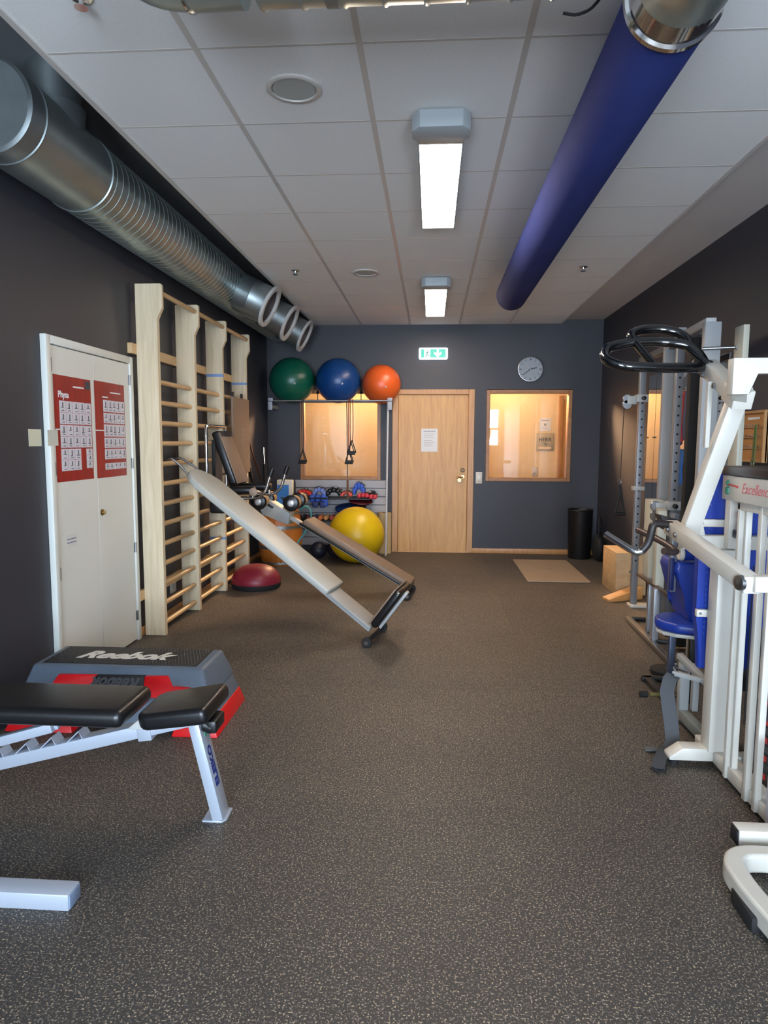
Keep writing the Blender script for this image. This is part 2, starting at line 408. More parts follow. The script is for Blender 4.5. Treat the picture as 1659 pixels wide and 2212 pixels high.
q.build('printed_lines', mat('faint_ink', (150, 152, 158), .7), n_)
# light switch
t = thing('light_switch', 'white wall switch plate between the oak door and the right hallway window', 'switch', (.596, YB, .874))
MB().box((.556, YB-.012, .876), (.636, YB, 1.018), .003).build('plate', M_WHITE, t)
MB().box((.575, YB-.016, .925), (.617, YB-.011, .98), .002).build('rocker', M_WHITEDOOR, t)
MB().box((.592, YB-.0135, .90), (.602, YB-.0118, .908)).build('mark', M_INK, t)

# ------------------------------------------------------------------ hallway wall fittings seen through the pane
t = thing('hallway_sign', 'grey plaque reading HERR on the hallway wall', 'sign', (1.648, HY, 1.272))
MB().box((1.518, HY-.012, 1.272), (1.778, HY, 1.526), .012).build('plate', mat('sign_grey', (186, 176, 150), .5), t)
text('lettering', 'HERR', .075, (1.648, HY-.0125, 1.405), (1, 0, 0), (0, 0, 1), M_INK, t, offset=.001, align='CENTER')
text('small_lettering', 'Toga', .034, (1.648, HY-.0125, 1.358), (1, 0, 0), (0, 0, 1), M_INK, t, align='CENTER')
MB().box((1.555, HY-.0135, 1.29), (1.74, HY-.011, 1.325)).build('slider', M_CREAM, t)
t = thing('hallway_notice', 'small white notice above the grey plaque on the hallway wall', 'notice', (1.644, HY, 1.553))
MB().box((1.559, HY-.004, 1.553), (1.73, HY, 1.739)).build('sheet', M_PAPER, t)
MB().box((1.59, HY-.006, 1.70), (1.70, HY-.003, 1.712)).box((1.63, HY-.006, 1.63), (1.66, HY-.003, 1.66)).box((1.61, HY-.006, 1.59), (1.68, HY-.003, 1.595)).build('print', mat('grey_ink', (150, 140, 120), .7), t)
t = thing('hallway_switch', 'white double switch low on the hallway wall behind the right pane', 'switch', (1.513, HY, .90))
MB().box((1.475, HY-.012, .90), (1.552, HY, 1.03), .004).build('plate', M_WHITE, t)
MB().box((1.505, HY-.015, .93), (1.523, HY-.011, .945)).build('rocker', M_INK, t)
d2 = struct(MB().box((1.83, HY-.03, 0), (1.90, HY, 2.06), .004).box((1.90, HY-.03, 2.0), (2.75, HY, 2.06), .004).build('door_3', M_OAKTRIM))
MB().box((1.90, HY-.02, 0), (2.7, HY-.003, 2.0)).build('door_leaf', M_OAK, d2)
MB().lathe([(0, .022), (.03, .01), (.05, .01)], (1.965, HY-.02, .98), (0, -1, 0)).tube([(1.965, HY-.07, .98), (2.07, HY-.07, .98)], .01).build('door_handle', M_CHROME, d2)

# ------------------------------------------------------------------ exit sign, clock
t = thing('exit_sign', 'lit green and white emergency exit sign with running man and down arrow above the door', 'exit sign', (.011, YB, 2.395))
z0, z1 = 2.395, 2.536
MB().box((-.166, YB-.055, z0), (.188, YB, z1), .018, 3).build('housing', mat('sign_white', (235, 240, 242), .4, emit=((225, 240, 255), 2.2)), t)
G = mat('sign_green', (20, 150, 120), .4, emit=((50, 190, 175), .9))
MB().box((-.138, YB-.058, z0+.02), (-.10, YB-.054, z1-.02)).box((-.028, YB-.058, z0+.02), (.162, YB-.054, z1-.02)).build('green_panels', G, t)
WH = mat('sign_symbol', (240, 245, 245), .4, emit=((235, 245, 255), 2.2))
ax = .065
MB().prism([(ax-.012, YB-.0605, z1-.026), (ax+.012, YB-.0605, z1-.026), (ax+.012, YB-.0605, z0+.07), (ax+.045, YB-.0605, z0+.088), (ax+.045, YB-.0605, z0+.066), (ax, YB-.0605, z0+.022), (ax-.045, YB-.0605, z0+.066), (ax-.045, YB-.0605, z0+.088), (ax-.012, YB-.0605, z0+.07)], (0, .003, 0)).build('down_arrow', WH, t)
fx = -.062
m_ = MB().sphere((fx+.006, YB-.056, z1-.038), .008, 10, (1, .4, 1))
for p in ([(fx+.003, z1-.05), (fx-.004, z0+.06)], [(fx-.004, z0+.06), (fx-.016, z0+.04), (fx-.022, z0+.022)], [(fx-.004, z0+.06), (fx+.014, z0+.045), (fx+.01, z0+.024)], [(fx+.003, z1-.052), (fx+.02, z1-.064), (fx+.026, z1-.055)], [(fx+.003, z1-.052), (fx-.016, z1-.06), (fx-.018, z1-.074)]):
    m_.tube([(a, YB-.056, b) for a, b in p], .005, 6)
m_.build('running_man', mat('sign_dark', (60, 130, 120), .5), t)

t = thing('wall_clock', 'round silver wall clock above the right hallway window', 'clock', (1.194, YB, 2.12))
cc = V((1.194, YB, 2.276))
MB().lathe([(0, .150), (.012, .156), (.03, .156), (.034, .150), (.034, .142), (.02, .140)], cc, (0, -1, 0), 48, True, False).build('rim', M_STEEL, t)
MB().lathe([(0, .142), (.021, .142)], cc, (0, -1, 0), 48).build('dial', mat('dial_grey', (150, 158, 166), .45), t)
for k in range(12):
    a = k*PI/6; d = V((math.sin(a), 0, math.cos(a))); MB().bar(cc+d*.108+V((0, -.0225, 0)), cc+d*.132+V((0, -.0225, 0)), .002, .005 if k % 3 else .010, (0, 1, 0)).build('hour_mark', M_INK, t)
def hand(name, ang, L, wd, off):
    d = V((math.sin(ang), 0, math.cos(ang))); MB().bar(cc+V((0, -off, 0))-d*.02, cc+V((0, -off, 0))+d*L, .0015, wd, (0, 1, 0)).build(name, M_BLACKP, t)
hand('hour_hand', math.radians(76), .078, .011, .025); hand('minute_hand', math.radians(232), .112, .008, .028)
MB().lathe([(0, .01), (.008, .008)], cc+V((0, -.022, 0)), (0, -1, 0), 16).build('hub', M_CHROME, t)

# ------------------------------------------------------------------ ceiling lamps, speakers, sprinklers
def make_lamp(x, y0, y1, label):
    t = thing('ceiling_light', label, 'ceiling light', (x, (y0+y1)/2, HC), 'fluorescent ceiling lights')
    z = HC; zb = 2.752
    def cap(ya, yb, nm):
        w_, c_ = .128, .035; yy = .045
        poly = [(x-w_, ya+yy), (x-w_+c_, ya), (x+w_-c_, ya), (x+w_, ya+yy), (x+w_, yb-yy), (x+w_-c_, yb), (x-w_+c_, yb), (x-w_, yb-yy)]
        MB().prism([(a, b, zb-.012) for a, b in poly], (0, 0, z-.004-zb+.012), .004, 2).build(nm, M_ENDCAP, t)
    cap(y0, y0+.17, 'end_cap'); 
    MB().box((x-.106, y1-.02, zb), (x+.106, y1, z-.004), .004).build('end_plate', M_ENDCAP, t)
    hs = MB()
    for sx_ in (-1, 1): hs.box((min(x+sx_*.098, x+sx_*.106), y0+.15, zb-.001), (max(x+sx_*.098, x+sx_*.106), y1-.01, z-.004))
    hs.box((x-.098, y0+.15, zb+.03), (x+.098, y1-.01, z-.004)).build('housing', M_ENDCAP, t)
    MB().box((x-.0975, y0+.172, zb+.002), (x+.0975, y1-.022, zb+.029), .004, 3).build('diffuser', M_LAMP, t)
    MB().box((x-.102, y0+.168, zb-.003), (x+.102, y0+.205, zb+.036), .003).build('socket_cover', mat('pearl_plastic', (205, 203, 198), .35), t)
    MB().cyl((x, y0+.17, zb-.006), (x, y0+.235, zb-.004), .0018, seg=6).build('pull_wire', M_STEEL, t)
    return t
make_lamp(.027, 3.078, 4.545, 'nearest white fluorescent ceiling light, large and glowing')
make_lamp(.025, 6.092, 7.66, 'far white fluorescent ceiling light near the back wall')
def make_speaker(x, y, label):
    t = thing('ceiling_speaker', label, 'ceiling speaker', (x, y, HC), 'round ceiling speakers')
    MB().lathe([(0, .112), (.006, .112), (.010, .106), (.009, .092), (.003, .090)], (x, y, HC+.003), (0, 0, -1), 48, True, False).build('rim', M_TBAR, t)
    MB().lathe([(0, .088), (.005, .086)], (x, y, HC+.003), (0, 0, -1), 40).build('grille', mat('grille_grey', (178, 180, 174), .6, bump=(500, .4, .001)), t)
make_speaker(-.572, 2.89, 'large round white ceiling speaker left of the nearest lamp')
make_speaker(-.571, 5.921, 'small looking round ceiling speaker close to the far lamp')
for x, y, lb in ((-1.142, 2.278, 'chrome sprinkler head at the top left by the cut-off duct'), (-1.155, 5.825, 'tiny chrome sprinkler head on the ceiling near the duct collars'), (1.218, 5.821, 'tiny chrome sprinkler head on the ceiling right of the blue tube')):
    t = thing('sprinkler', lb, 'sprinkler', (x, y, HC), 'ceiling sprinklers')
    MB().lathe([(0, .036), (.004, .034), (.006, .018)], (x, y, HC+.001), (0, 0, -1), 24).build('rosette', M_CHROME, t)
    MB().lathe([(.004, .010), (.02, .006), (.03, .006), (.031, .022), (.033, .022)], (x, y, HC), (0, 0, -1), 16).build('deflector', M_CHROME, t)

# ================================================================== DUCTS
AX, AZ, AR = -1.86, 2.785, .198
t = thing('ventilation_duct', 'large galvanised spiral duct running along the left wall under the ceiling', 'duct', (AX, 5.5, AZ))
MB().lathe([(0, .182), (.004, .186), (.012, .196), (.11, .198), (.114, .203), (.12, .203), (.124, .198)], (AX, 2.862, AZ), (0, 1, 0), 64, True, False).build('end_cap', M_GALV2, t)
MB().lathe([(0, .196), (.60, .196), (.604, .202), (.612, .202), (.616, .196)], (AX, 2.986, AZ), (0, 1, 0), 64, False, False).build('smooth_section', M_GALV, t)
pr = [(0, .196)]; yy = .0
while yy < 4.72:
    pr += [(yy+.040, .196), (yy+.042, .1985), (yy+.047, .1985), (yy+.049, .196)]; yy += .07
MB().lathe(pr, (AX, 3.60, AZ), (0, 1, 0), 64, False, True).build('spiral_section', M_GALV, t, angle=25)
# saddle and riser going up into the recess
MB().lathe([(.10, .15), (.197, .15), (.20, .125), (.36, .125)], (AX+.02, 3.30, AZ), (.12, 0, 1), 40, False, False).build('riser', M_GALV2, t)
for yb in (3.2, 5.6): MB().box((XL+.001, yb-.02, 2.98), (XL+.012, yb+.02, 3.13)).box((XL+.001, yb-.02, 2.96), (XL+.12, yb+.02, 2.972)).build('wall_bracket', M_GALV2, t)
dn = V((.43, 0, -.215)).normalized()
for k, yc in enumerate((6.10, 6.95, 7.79)):
    st = MB().lathe([(.175, .165), (.30, .165), (.304, .169), (.31, .165), (.475, .165)], (AX, yc, AZ), dn, 48, False, False).build('branch_collar', M_GALV2, t)
    MB().lathe([(.455, .166), (.455, .186), (.481, .186), (.481, .150), (.455, .150)], (AX, yc, AZ), dn, 48, False, False).build('flange', mat('flange_grey', (188, 186, 180), .45), st)
    MB().lathe([(.18, .155), (.47, .155)], (AX, yc, AZ), dn, 40, True, False).build('inner_wall', mat('duct_inside', (96, 84, 80), .6, metal=.4), st)

t = thing('textile_air_tube', 'long blue fabric air duct hanging below the ceiling', 'duct', (.648, 4, 2.618))
MB().lathe([(0, .127), (3.86, .127), (3.91, .118), (3.935, .09), (3.945, .05), (3.947, .01)], (.655, 2.05, 2.618), (0, 1, 0), 64, False, True).build('fabric', M_TEXTILE, t)
MB().box((.651, 2.1, 2.745), (.659, 5.95, 2.81)).build('hanging_strip', mat('blue_strip', (60, 66, 130), .7), t)
t = thing('metal_cross_duct', 'galvanised duct crossing at the top edge and turning into the blue tube', 'duct', (0, 1.75, 2.56))
MB().lathe([(0, .128), (.004, .137), (.022, .137), (.028, .128), (.10, .126)], (.655, 2.08, 2.618), (0, -1, 0), 48, False, False).build('tube_clamp', M_CHROME, t)
MB().tube([(.655, 1.99, 2.618), (.655, 1.90, 2.616), (.63, 1.80, 2.60), (.55, 1.735, 2.575), (.45, 1.72, 2.56), (.38, 1.72, 2.556)], [.126, .125, .122, .119, .115, .115], 40, 5).build('elbow', M_GALV, t, angle=60)
pr = [(0, .115)]
for k in range(9): pr += [(.045+.1*k, .115), (.05+.1*k, .119), (.056+.1*k, .119), (.06+.1*k, .115)]
MB().lathe(pr, (.43, 1.72, 2.556), (-1, 0, 0), 48, False, False).build('cross_pipe', M_GALV, t)
MB().lathe([(0, .118), (.03, .118)], (-.235, 1.72, 2.556), (-1, 0, 0), 48, True, True).build('pipe_clip', M_GALV2, t)
MB().tube([(-.47, 1.72, 2.556), (-.60, 1.72, 2.556), (-.68, 1.71, 2.57), (-.735, 1.69, 2.63), (-.75, 1.68, 2.80)], [.115, .115, .114, .112, .112], 40, 5).build('riser_elbow', M_GALV, t, angle=60)
MB().lathe([(0, .12), (.006, .12)], (-.60, 1.72, 2.556), (-1, 0, 0), 40).build('seam_ring', M_CHROME, t)
tag(MB().tube([(.33, 1.93, 2.512), (.37, 1.93, 2.508), (.41, 1.90, 2.518), (.45, 1.88, 2.60), (.46, 1.88, 2.81)], .004, 8, 4).build('hanging_wire', M_RUBBER), 'thin dark cable hanging beside the blue fabric duct', 'cable')

# ================================================================== LEFT WALL
# white double door
y0, y1, zt = 3.525, 4.58, 1.955
w = MB(); XD = XL
w.box((XD, y0, 0), (XD+.035, y0+.045, zt), .004).box((XD, y1-.045, 0), (XD+.035, y1, zt), .004).box((XD, y0+.045, zt-.045), (XD+.035, y1-.045, zt), .004)
dd = struct(w.build('door_2', M_WHITEDOOR))
ym = 4.045
for a, b, hy in ((y0+.048, ym-.002, y0+.045), (ym+.002, y1-.048, y1-.045)):
    lf = MB().box((XD+.004, a, .01), (XD+.024, b, zt-.05), .002, 1).build('door_leaf', M_WHITEDOOR, dd)
    for hz in (1.80, 1.24, .66, .18):
        MB().cyl((XD+.030, hy, hz-.035), (XD+.030, hy, hz+.035), .006, seg=10).box((XD+.022, hy-.014, hz-.032), (XD+.0265, hy+.014, hz+.032)).build('hinge', M_STEEL, lf)
lk = MB().lathe([(0, .020), (.006, .020), (.008, .014), (.018, .013)], (XD+.024, 4.085, .95), (1, 0, 0), 24)
lk.box((XD+.036, 4.080, .938), (XD+.046, 4.090, .962), .002); lk.build('lock', mat('brass_old', (150, 124, 70), .35, metal=1), dd)

def poster(ya, yb, za, zb, label, first):
    t = thing('exercise_poster', label, 'poster', (XD+.024, (ya+yb)/2, za), 'red exercise posters')
    x0 = XD+.0245
    MB().box((x0, ya, za), (x0+.0012, yb, zb)).build('sheet', mat('poster_red', (150, 30, 26), .35, noise=(5, .22, (1, 4, 1))), t)
    W_, H_ = yb-ya, zb-za
    P = lambda u, v: (ya+u*W_, zb-v*H_)
    def cells(rects, nm, m, dx):
        q = MB()
        for u0, v0, u1, v1 in rects:
            a, c = P(u0, v0); b, d = P(u1, v1); q.box((x0+.001, a, d), (x0+.0012+dx, b, c))
        return q.build(nm, m, t)
    R = []; F = []
    rnd = random.Random(3 if first else 5)
    def grid(u0, v0, u1, v1, nu, nv, fig=True):
        du, dv = (u1-u0)/nu, (v1-v0)/nv
        for i in range(nu):
            for j in range(nv):
                a, b = u0+i*du, v0+j*dv
                R.append((a+.004, b+.0012, a+du-.004, b+dv-.0012))
                if fig:
                    cx_ = a+du*(.42+.1*rnd.random()); hh = dv*(.35+.2*rnd.random())
                    F.append((cx_, b+dv*.15, cx_+.028, b+dv*.15+hh)); F.append((cx_-.03, b+dv*.15+hh*.85, cx_+.05*rnd.random()+.02, b+dv*.15+hh))
                    F.append((cx_-.02, b+dv*.80, cx_+.05, b+dv*.86))
    if first:
        grid(.12, .235, .985, .455, 5, 2); grid(.12, .462, .985, .68, 5, 2); grid(.12, .688, .66, .90, 3, 2); grid(.80, .69, .985, .89, 1, 3)
        cells([(.84, .02, .985, .10)], 'badge', mat('poster_badge', (50, 58, 70), .5), .0006)
        text('title', 'Physa', .05, (x0+.002, *P(.10, .205)), (0, 1, 0), (0, 0, 1), M_PAPER, t, offset=.001)
        cells([(.5, .085, .8, .10)], 'subtitle', M_PAPER, .0006)
        cells([(0, .50, .12, .512)], 'tape', M_PAPER, .0012)
    else:
        for a, b in ((.185, .31), (.32, .43), (.44, .57), (.58, .69), (.70, .81)): grid(.26, a, .985, b, 5, 1)
        grid(.26, .85, .985, .92, 5, 1)
        cells([(.5, .095, .86, .108), (.24, .15, .42, .163)], 'subtitle', M_PAPER, .0006)
        cells([(0, .50, .26, .512)], 'tape', M_PAPER, .0012)
    cells(R, 'exercise_panels', mat('poster_panel', (206, 206, 214), .45), .0004)
    cells(F, 'exercise_figures', mat('poster_figure', (92, 96, 108), .5), .0008)
poster(3.594, 4.0, 1.165, 1.752, 'red exercise poster with white title Physa on the left white door leaf', True)
poster(4.045, 4.448, 1.163, 1.757, 'red exercise poster with narrower panels on the right white door leaf', False)
t = thing('paper_tag', 'beige paper strip taped to the grey wall and white door frame', 'paper', (XL, 3.45, 1.362))
MB().box((XL, 3.385, 1.364), (XL+.0015, 3.50, 1.452)).build('paper', mat('old_paper', (206, 204, 180), .7), t)
MB().box((XL+.034, 3.50, 1.366), (XL+.0365, 3.60, 1.45)).build('clear_tape', mat('tape', (196, 200, 190), .3), t)
t = thing('door_label', 'small white label with two blue printed lines low on the left white door leaf', 'label', (XD+.025, 3.70, .79))
MB().box((XD+.0243, 3.655, .79), (XD+.0252, 3.775, .862)).build('sticker', mat('label_white', (212, 212, 206), .5), t)
MB().box((XD+.025, 3.665, .834), (XD+.0256, 3.765, .840)).box((XD+.025, 3.665, .814), (XD+.0256, 3.765, .820)).build('printed_lines', mat('blue_ink', (110, 116, 150), .6), t)
t = thing('wall_outlet', 'white wall socket low on the wall behind the wall bars', 'outlet', (XL, 5.255, .18))
MB().box((XL, 5.20, .18), (XL+.012, 5.31, .285), .003).build('plate', M_WHITE, t)
MB().lathe([(0, .02), (.002, .02)], (XL+.011, 5.255, .232), (1, 0, 0)).build('socket', M_ENDCAP, t)

# wall bars
t = thing('wall_bars', 'tall pine wall bars with four uprights along the left wall', 'wall bars', (-1.95, 5.8, 0))
XB0, XB1, XH = -2.034, -1.885, -1.846
PY = (4.65, 5.385, 6.11, 6.895)
for y in PY:
    MB().prism([(XB0, y, .002), (XB1, y, .002), (XB1, y, 2.225), (XH, y, 2.295), (XH, y, 2.452), (XH-.008, y, 2.460), (XB0, y, 2.460)], (0, .040, 0), .003, 1).build('upright', M_PINE, t)
for a, b in zip(PY, PY[1:]):
    for k in range(13):
        z = .072+.1445*k
        MB().cyl((-1.93, a+.03, z), (-1.93, b+.01, z), .0185, seg=16).build('rung', M_RUNG, t)
    MB().cyl((-1.872, a+.03, 2.405), (-1.872, b+.01, 2.405), .0175, seg=16).build('top_rung', M_RUNG, t)
for z in (2.02, .30):
    MB().box((XL, 4.575, z-.035), (XB0+.002, 7.02, z+.035), .002, 1).build('wall_batten', M_RUNG, t)
bt = mat('blue_tape', (120, 150, 196), .5)
for y, z in ((6.11, 1.98), (6.895, 1.97), (6.11, .50), (6.895, .56)):
    MB().box((XB0-.002, y-.0015, z-.012), (XB1+.0015, y+.0415, z+.012), .0005, 1).build('blue_tape', bt, t)

# hanging grey-brown mat on the bars
t = thing('exercise_mat', 'taupe foam mat hanging on the far bay of the wall bars', 'mat', (-1.84, 6.45, 1.10))
q = MB().box((-1.842, 6.205, 1.08), (-1.822, 6.78, 1.80), .009, 3); q.build('mat_body', M_TAUPE, t)
for ya in (6.32, 6.62): MB().box((-1.868, ya, 1.74), (-1.852, ya+.04, 1.85)).box((-1.868, ya, 1.79), (-1.84, ya+.04, 1.80)).build('hanging_loop', M_BLACKP, t)
q = MB()
for k in range(5): q.tube([(-1.8215, 6.52-.012, 1.50-.045*k), (-1.8215, 6.52+.012, 1.515-.045*k), (-1.8215, 6.53, 1.49-.045*k)], .0022, 6)
q.build('printed_letters', mat('faint_print', (168, 148, 128), .6), t)

# ------------------------------------------------------------------ slant board hooked on a rung
t = thing('slant_board', 'long pale grey padded slant board hooked on the wall bars, foot on the floor', 'slant board', (-.40, 4.7, 0))
P0, P1 = V((-1.80, 4.99, 1.150)), V((-.375, 4.71, .085))
d = (P1-P0).normalized(); sd = V((.19, .98, 0)); sd = (sd-d*sd.dot(d)).normalized(); up = d.cross(sd); up = up if up.z > 0 else -up
Lb = (P1-P0).length
def bp(s_, w_, u_): return P0+d*s_+sd*w_+up*u_
# pad with rounded upper end
poly = []
hw = .165
for a in range(0, 181, 15):
    th = math.radians(90+a); poly.append(bp(.16+.16*math.cos(th), hw*math.sin(th), 0))
poly += [bp(1.40, -hw, 0), bp(1.40, hw, 0)]
MB().prism(poly, up*.05, .014, 3).build('pad', mat('pale_grey_vinyl', (178, 178, 170), .42, noise=(3, .05), bump=(6, .25, .01)), t)
MB().bar(bp(.25, 0, -.022), bp(Lb-.02, 0, -.022), .12, .04, sd, .004).build('beam', M_GREYCOAT, t)
MB().bar(bp(1.38, 0, .004), bp(Lb-.02, 0, .004), .22, .018, sd, .004).build('lower_plate', mat('warm_grey_metal', (150, 150, 146), .45), t)
for w_ in (-.09, .09):
    MB().tube([bp(.12, w_, -.01), bp(-.02, w_, .03), (-1.895, bp(0, w_, 0).y, 1.258), (-1.93, bp(0, w_, 0).y, 1.260), (-1.962, bp(0, w_, 0).y, 1.240), (-1.958, bp(0, w_, 0).y, 1.205)], .009, 8, 4).build('hook', M_STEEL, t)
fp = P1-d*.01
MB().bar(fp-sd*.17+up*.06, fp-sd*.17+up*.36, .012, .012, d).build('side_rail', M_PALE, t)
MB().bar(fp+up*.05+d*.0, fp+up*.36+d*.0, .36, .05, sd, .02, 3).build('foot_pad', M_BLACK, t)
MB().bar(fp+up*.05-d*.032, fp+up*.36-d*.032, .35, .012, sd, .004, 2).build('foot_pad_cover', M_TAUPE, t)
MB().bar(fp+up*.02+d*.034, fp+up*.35+d*.034, .06, .02, sd, .003).build('foot_bracket', M_PALE, t)
ax = V((fp.x, fp.y, .032)); 
MB().cyl(ax-sd*.21, ax+sd*.21, .016).build('axle', M_RUBBER, t)
for s_ in (-1, 1):
    wh = MB().lathe([(0, .030), (.004, .034), (.03, .034), (.034, .030)], ax+sd*s_*.19, sd*s_, 24).build('wheel', M_RUBBER, t)
    MB().lathe([(0, .017), (.006, .015)], ax+sd*s_*.224, sd*s_, 20).build('hub_cap', M_CHROME, wh)

# ------------------------------------------------------------------ sit-up bench with foam rollers behind it
t = thing('sit_up_bench', 'sit-up bench with black pad tinted taupe as painted reflection and tan foam rollers behind the pale slant board', 'bench', (-.2, 6.05, 0))
A, B = V((-1.84, 6.27, 1.00)), V((-.20, 6.08, .075))
d = (B-A).normalized(); sd = V((.1, 1, 0)); sd = (sd-d*sd.dot(d)).normalized(); up = d.cross(sd); up = up if up.z > 0 else -up
def bq(s_, w_, u_): return A+d*s_+sd*w_+up*u_
L2 = (B-A).length
MB().bar(bq(0, 0, 0), bq(L2, 0, 0), .06, .035, sd, .004).build('beam', M_PALE, t)
q = MB().bar(bq(.78, 0, .060), bq(L2+.02, 0, .060), .30, .055, sd, .022, 3); q.build('pad', M_TAUPE, t)  # black pad, its brown reflection put into the colour
MB().bar(bq(.76, 0, .028), bq(L2+.03, 0, .028), .29, .022, sd, .006, 2).build('pad_base', M_BLACKP, t)
MB().prism([bq(.20, -.07, .045), bq(.62, -.07, .045), bq(.66, -.07, -.06), bq(.40, -.07, -.10)], sd*.14, .004).build('side_plate', M_PALE, t)
MB().bar(bq(.34, -.075, .01), bq(.46, -.075, .01), .02, .02, sd, .003).build('adjuster', M_BLACKP, t)
for cx_, cz in ((-1.53, .855), (-1.235, .845)):
    MB().cyl((cx_, 5.94, cz), (cx_, 6.42, cz), .012).build('roller_bar', M_STEEL, t)
    for ya, yb in ((5.93, 6.06), (6.24, 6.41)):
        r_ = MB().lathe([(0, .060), (.006, .070), (.012, .073), (.03, .073)], (cx_, ya, cz), (0, 1, 0), 28)
        r_ = r_.build('roller_end', M_BLACK, t)
        MB().lathe([(0, .062), (.045, .064), (.05, .058), (.056, .064), (.10, .064), (.105, .058), (.111, .064), (.145, .062)], (cx_, ya+.03, cz), (0, 1, 0), 28).build('foam_roller', mat('tan_foam', (176, 142, 100), .6), t)
        MB().lathe([(-.006, .018), (-.004, .028), (.002, .034)], (cx_, ya, cz), (0, 1, 0), 24).build('hub_cap', mat('hub_silver', (196, 196, 196), .3, metal=.6), r_)
MB().tube([(-1.235, 6.16, .84), (-1.30, 6.16, .80), bq(.50, 0, 0)], .014, 10).build('roller_post', M_PALE, t)
MB().tube([(-1.53, 6.16, .85), (-1.56, 6.18, .84), bq(.30, 0, 0)], .014, 10).build('roller_post', M_PALE, t)
ax = V((B.x+.02, B.y, .034))
MB().cyl(ax-sd*.17, ax+sd*.17, .014).build('axle', M_RUBBER, t)
for s_ in (-1, 1):
    wh = MB().lathe([(0, .028), (.004, .034), (.03, .034), (.034, .030)], ax+sd*s_*.15, sd*s_, 24).build('wheel', M_RUBBER, t)
    MB().lathe([(0, .019), (.006, .017)], ax+sd*s_*.184, sd*s_, 20).build('hub_cap', M_CHROME, wh)

# ------------------------------------------------------------------ dip station hung on the bars
t = thing('dip_station', 'chrome dip station with sloping back pad and black arm pads hung on the wall bars', 'dip station', (-1.83, 5.7, .72))
MB().tube([(-1.815, 5.42, .95), (-1.815, 5.42, 1.46), (-1.815, 5.45, 1.505), (-1.815, 5.50, 1.515), (-1.815, 5.86, 1.515), (-1.815, 5.91, 1.505), (-1.815, 5.94, 1.46), (-1.815, 5.94, .95)], .014, 12, 3).build('frame', M_CHROME, t)
for y in (5.42, 5.94):
    MB().lathe([(0, .018), (.02, .018)], (-1.815, y, 1.42), (0, 0, 1)).build('collar', M_CHROME, t)
MB().tube([(-1.815, 5.42, 1.10), (-1.90, 5.42, 1.10), (-1.93, 5.42, 1.12)], .010, 8).tube([(-1.815, 5.94, 1.10), (-1.90, 5.94, 1.10), (-1.93, 5.94, 1.12)], .010, 8).build('hook', M_STEEL, t)
MB().bar((-1.775, 5.69, 1.47), (-1.625, 5.69, 1.03), .36, .07, (0, 1, 0), .02, 3).build('back_pad', M_BLACK, t)
MB().bar((-1.740, 5.69, 1.462), (-1.592, 5.69, 1.045), .345, .008, (0, 1, 0), .003, 2).build('pad_reflection', M_TAUPE, t)  # warm light on the black pad face, painted as a taupe sheet
for y, x0, x1 in ((5.46, -1.70, -1.43), (5.90, -1.76, -1.40)):
    MB().box((x0, y-.055, .965), (x1, y+.055, 1.025), .022, 3).build('arm_pad', M_BLACK, t)
    MB().tube([(-1.80, y, .93), (x1-.03, y, .930), (x1+.04, y, .945), (x1+.085, y, .99), (x1+.11, y, 1.06), (x1+.13, y, 1.125)], .013, 12, 4).build('grip_tube', M_CHROME, t)
    MB().cyl((x1+.122, y, 1.105), (x1+.148, y, 1.175), .020, seg=16).build('grip', M_BLACKP, t)
    MB().cyl((x1-.02, y, .93), (x1-.02, y, .985), .012).build('pad_support', M_CHROME, t)
MB().lathe([(0, .03), (.02, .034), (.03, .02)], (-1.425, 5.40, .985), (0, -1, 0), 16).build('knob', mat('worn_tan', (150, 128, 112), .6), t)
MB().box((-1.81, 5.44, .80), (-1.68, 5.92, .90), .02, 3).build('lower_pad', M_BLACK, t)
MB().box((-1.83, 5.60, .82), (-1.80, 5.78, 1.40)).build('spine', M_BLACKP, t)

# ------------------------------------------------------------------ things in the back left corner
t = thing('brown_strap', 'thin brown strap hanging in an inverted V on the wall beyond the bars', 'strap', (XL, 7.35, .9))
MB().strip([(XL+.055, 7.10, .90), (XL+.055, 7.28, 1.50), (XL+.055, 7.30, 1.505), (XL+.055, 7.92, .95)], .018, .006, (1, 0, 0)).build('webbing', mat('brown_webbing', (104, 66, 36), .7), t)
MB().lathe([(0, .012), (.05, .006)], (XL+.002, 7.29, 1.50), (1, 0, 0), 12).build('hook', M_STEEL, t)
t = thing('black_suspension_strap', 'black strap with adjuster hanging under the brown strap in the corner', 'strap', (XL, 7.35, .85))
MB().strip([(XL+.055, 7.14, .88), (XL+.055, 7.24, 1.215), (XL+.055, 7.27, 1.225), (XL+.055, 7.62, .86)], .022, .008, (1, 0, 0)).build('webbing', M_RUBBER, t)
MB().bar((XL+.058, 7.37, 1.15), (XL+.058, 7.46, 1.00), .05, .05, (1, 0, 0), .01).build('adjuster', M_BLACKP, t)
MB().bar((XL+.058, 7.40, 1.11), (XL+.058, 7.415, 1.085), .055, .055, (1, 0, 0), .008).build('buckle', mat('purple_black', (44, 34, 46), .5), t)
MB().lathe([(0, .010), (.05, .006)], (XL+.002, 7.255, 1.222), (1, 0, 0), 12).build('hook', M_STEEL, t)
t = thing('leaning_bar', 'steel bar with black sleeve leaning upright in the back left corner', 'bar', (-1.90, 7.78, 0))
MB().cyl((-1.88, 7.78, 0), (-1.935, 7.80, 1.32), .012).build('rod', M_CHROME, t)
MB().cyl((-1.912, 7.79, .80), (-1.926, 7.797, 1.13), .021).build('sleeve', M_RUBBER, t)

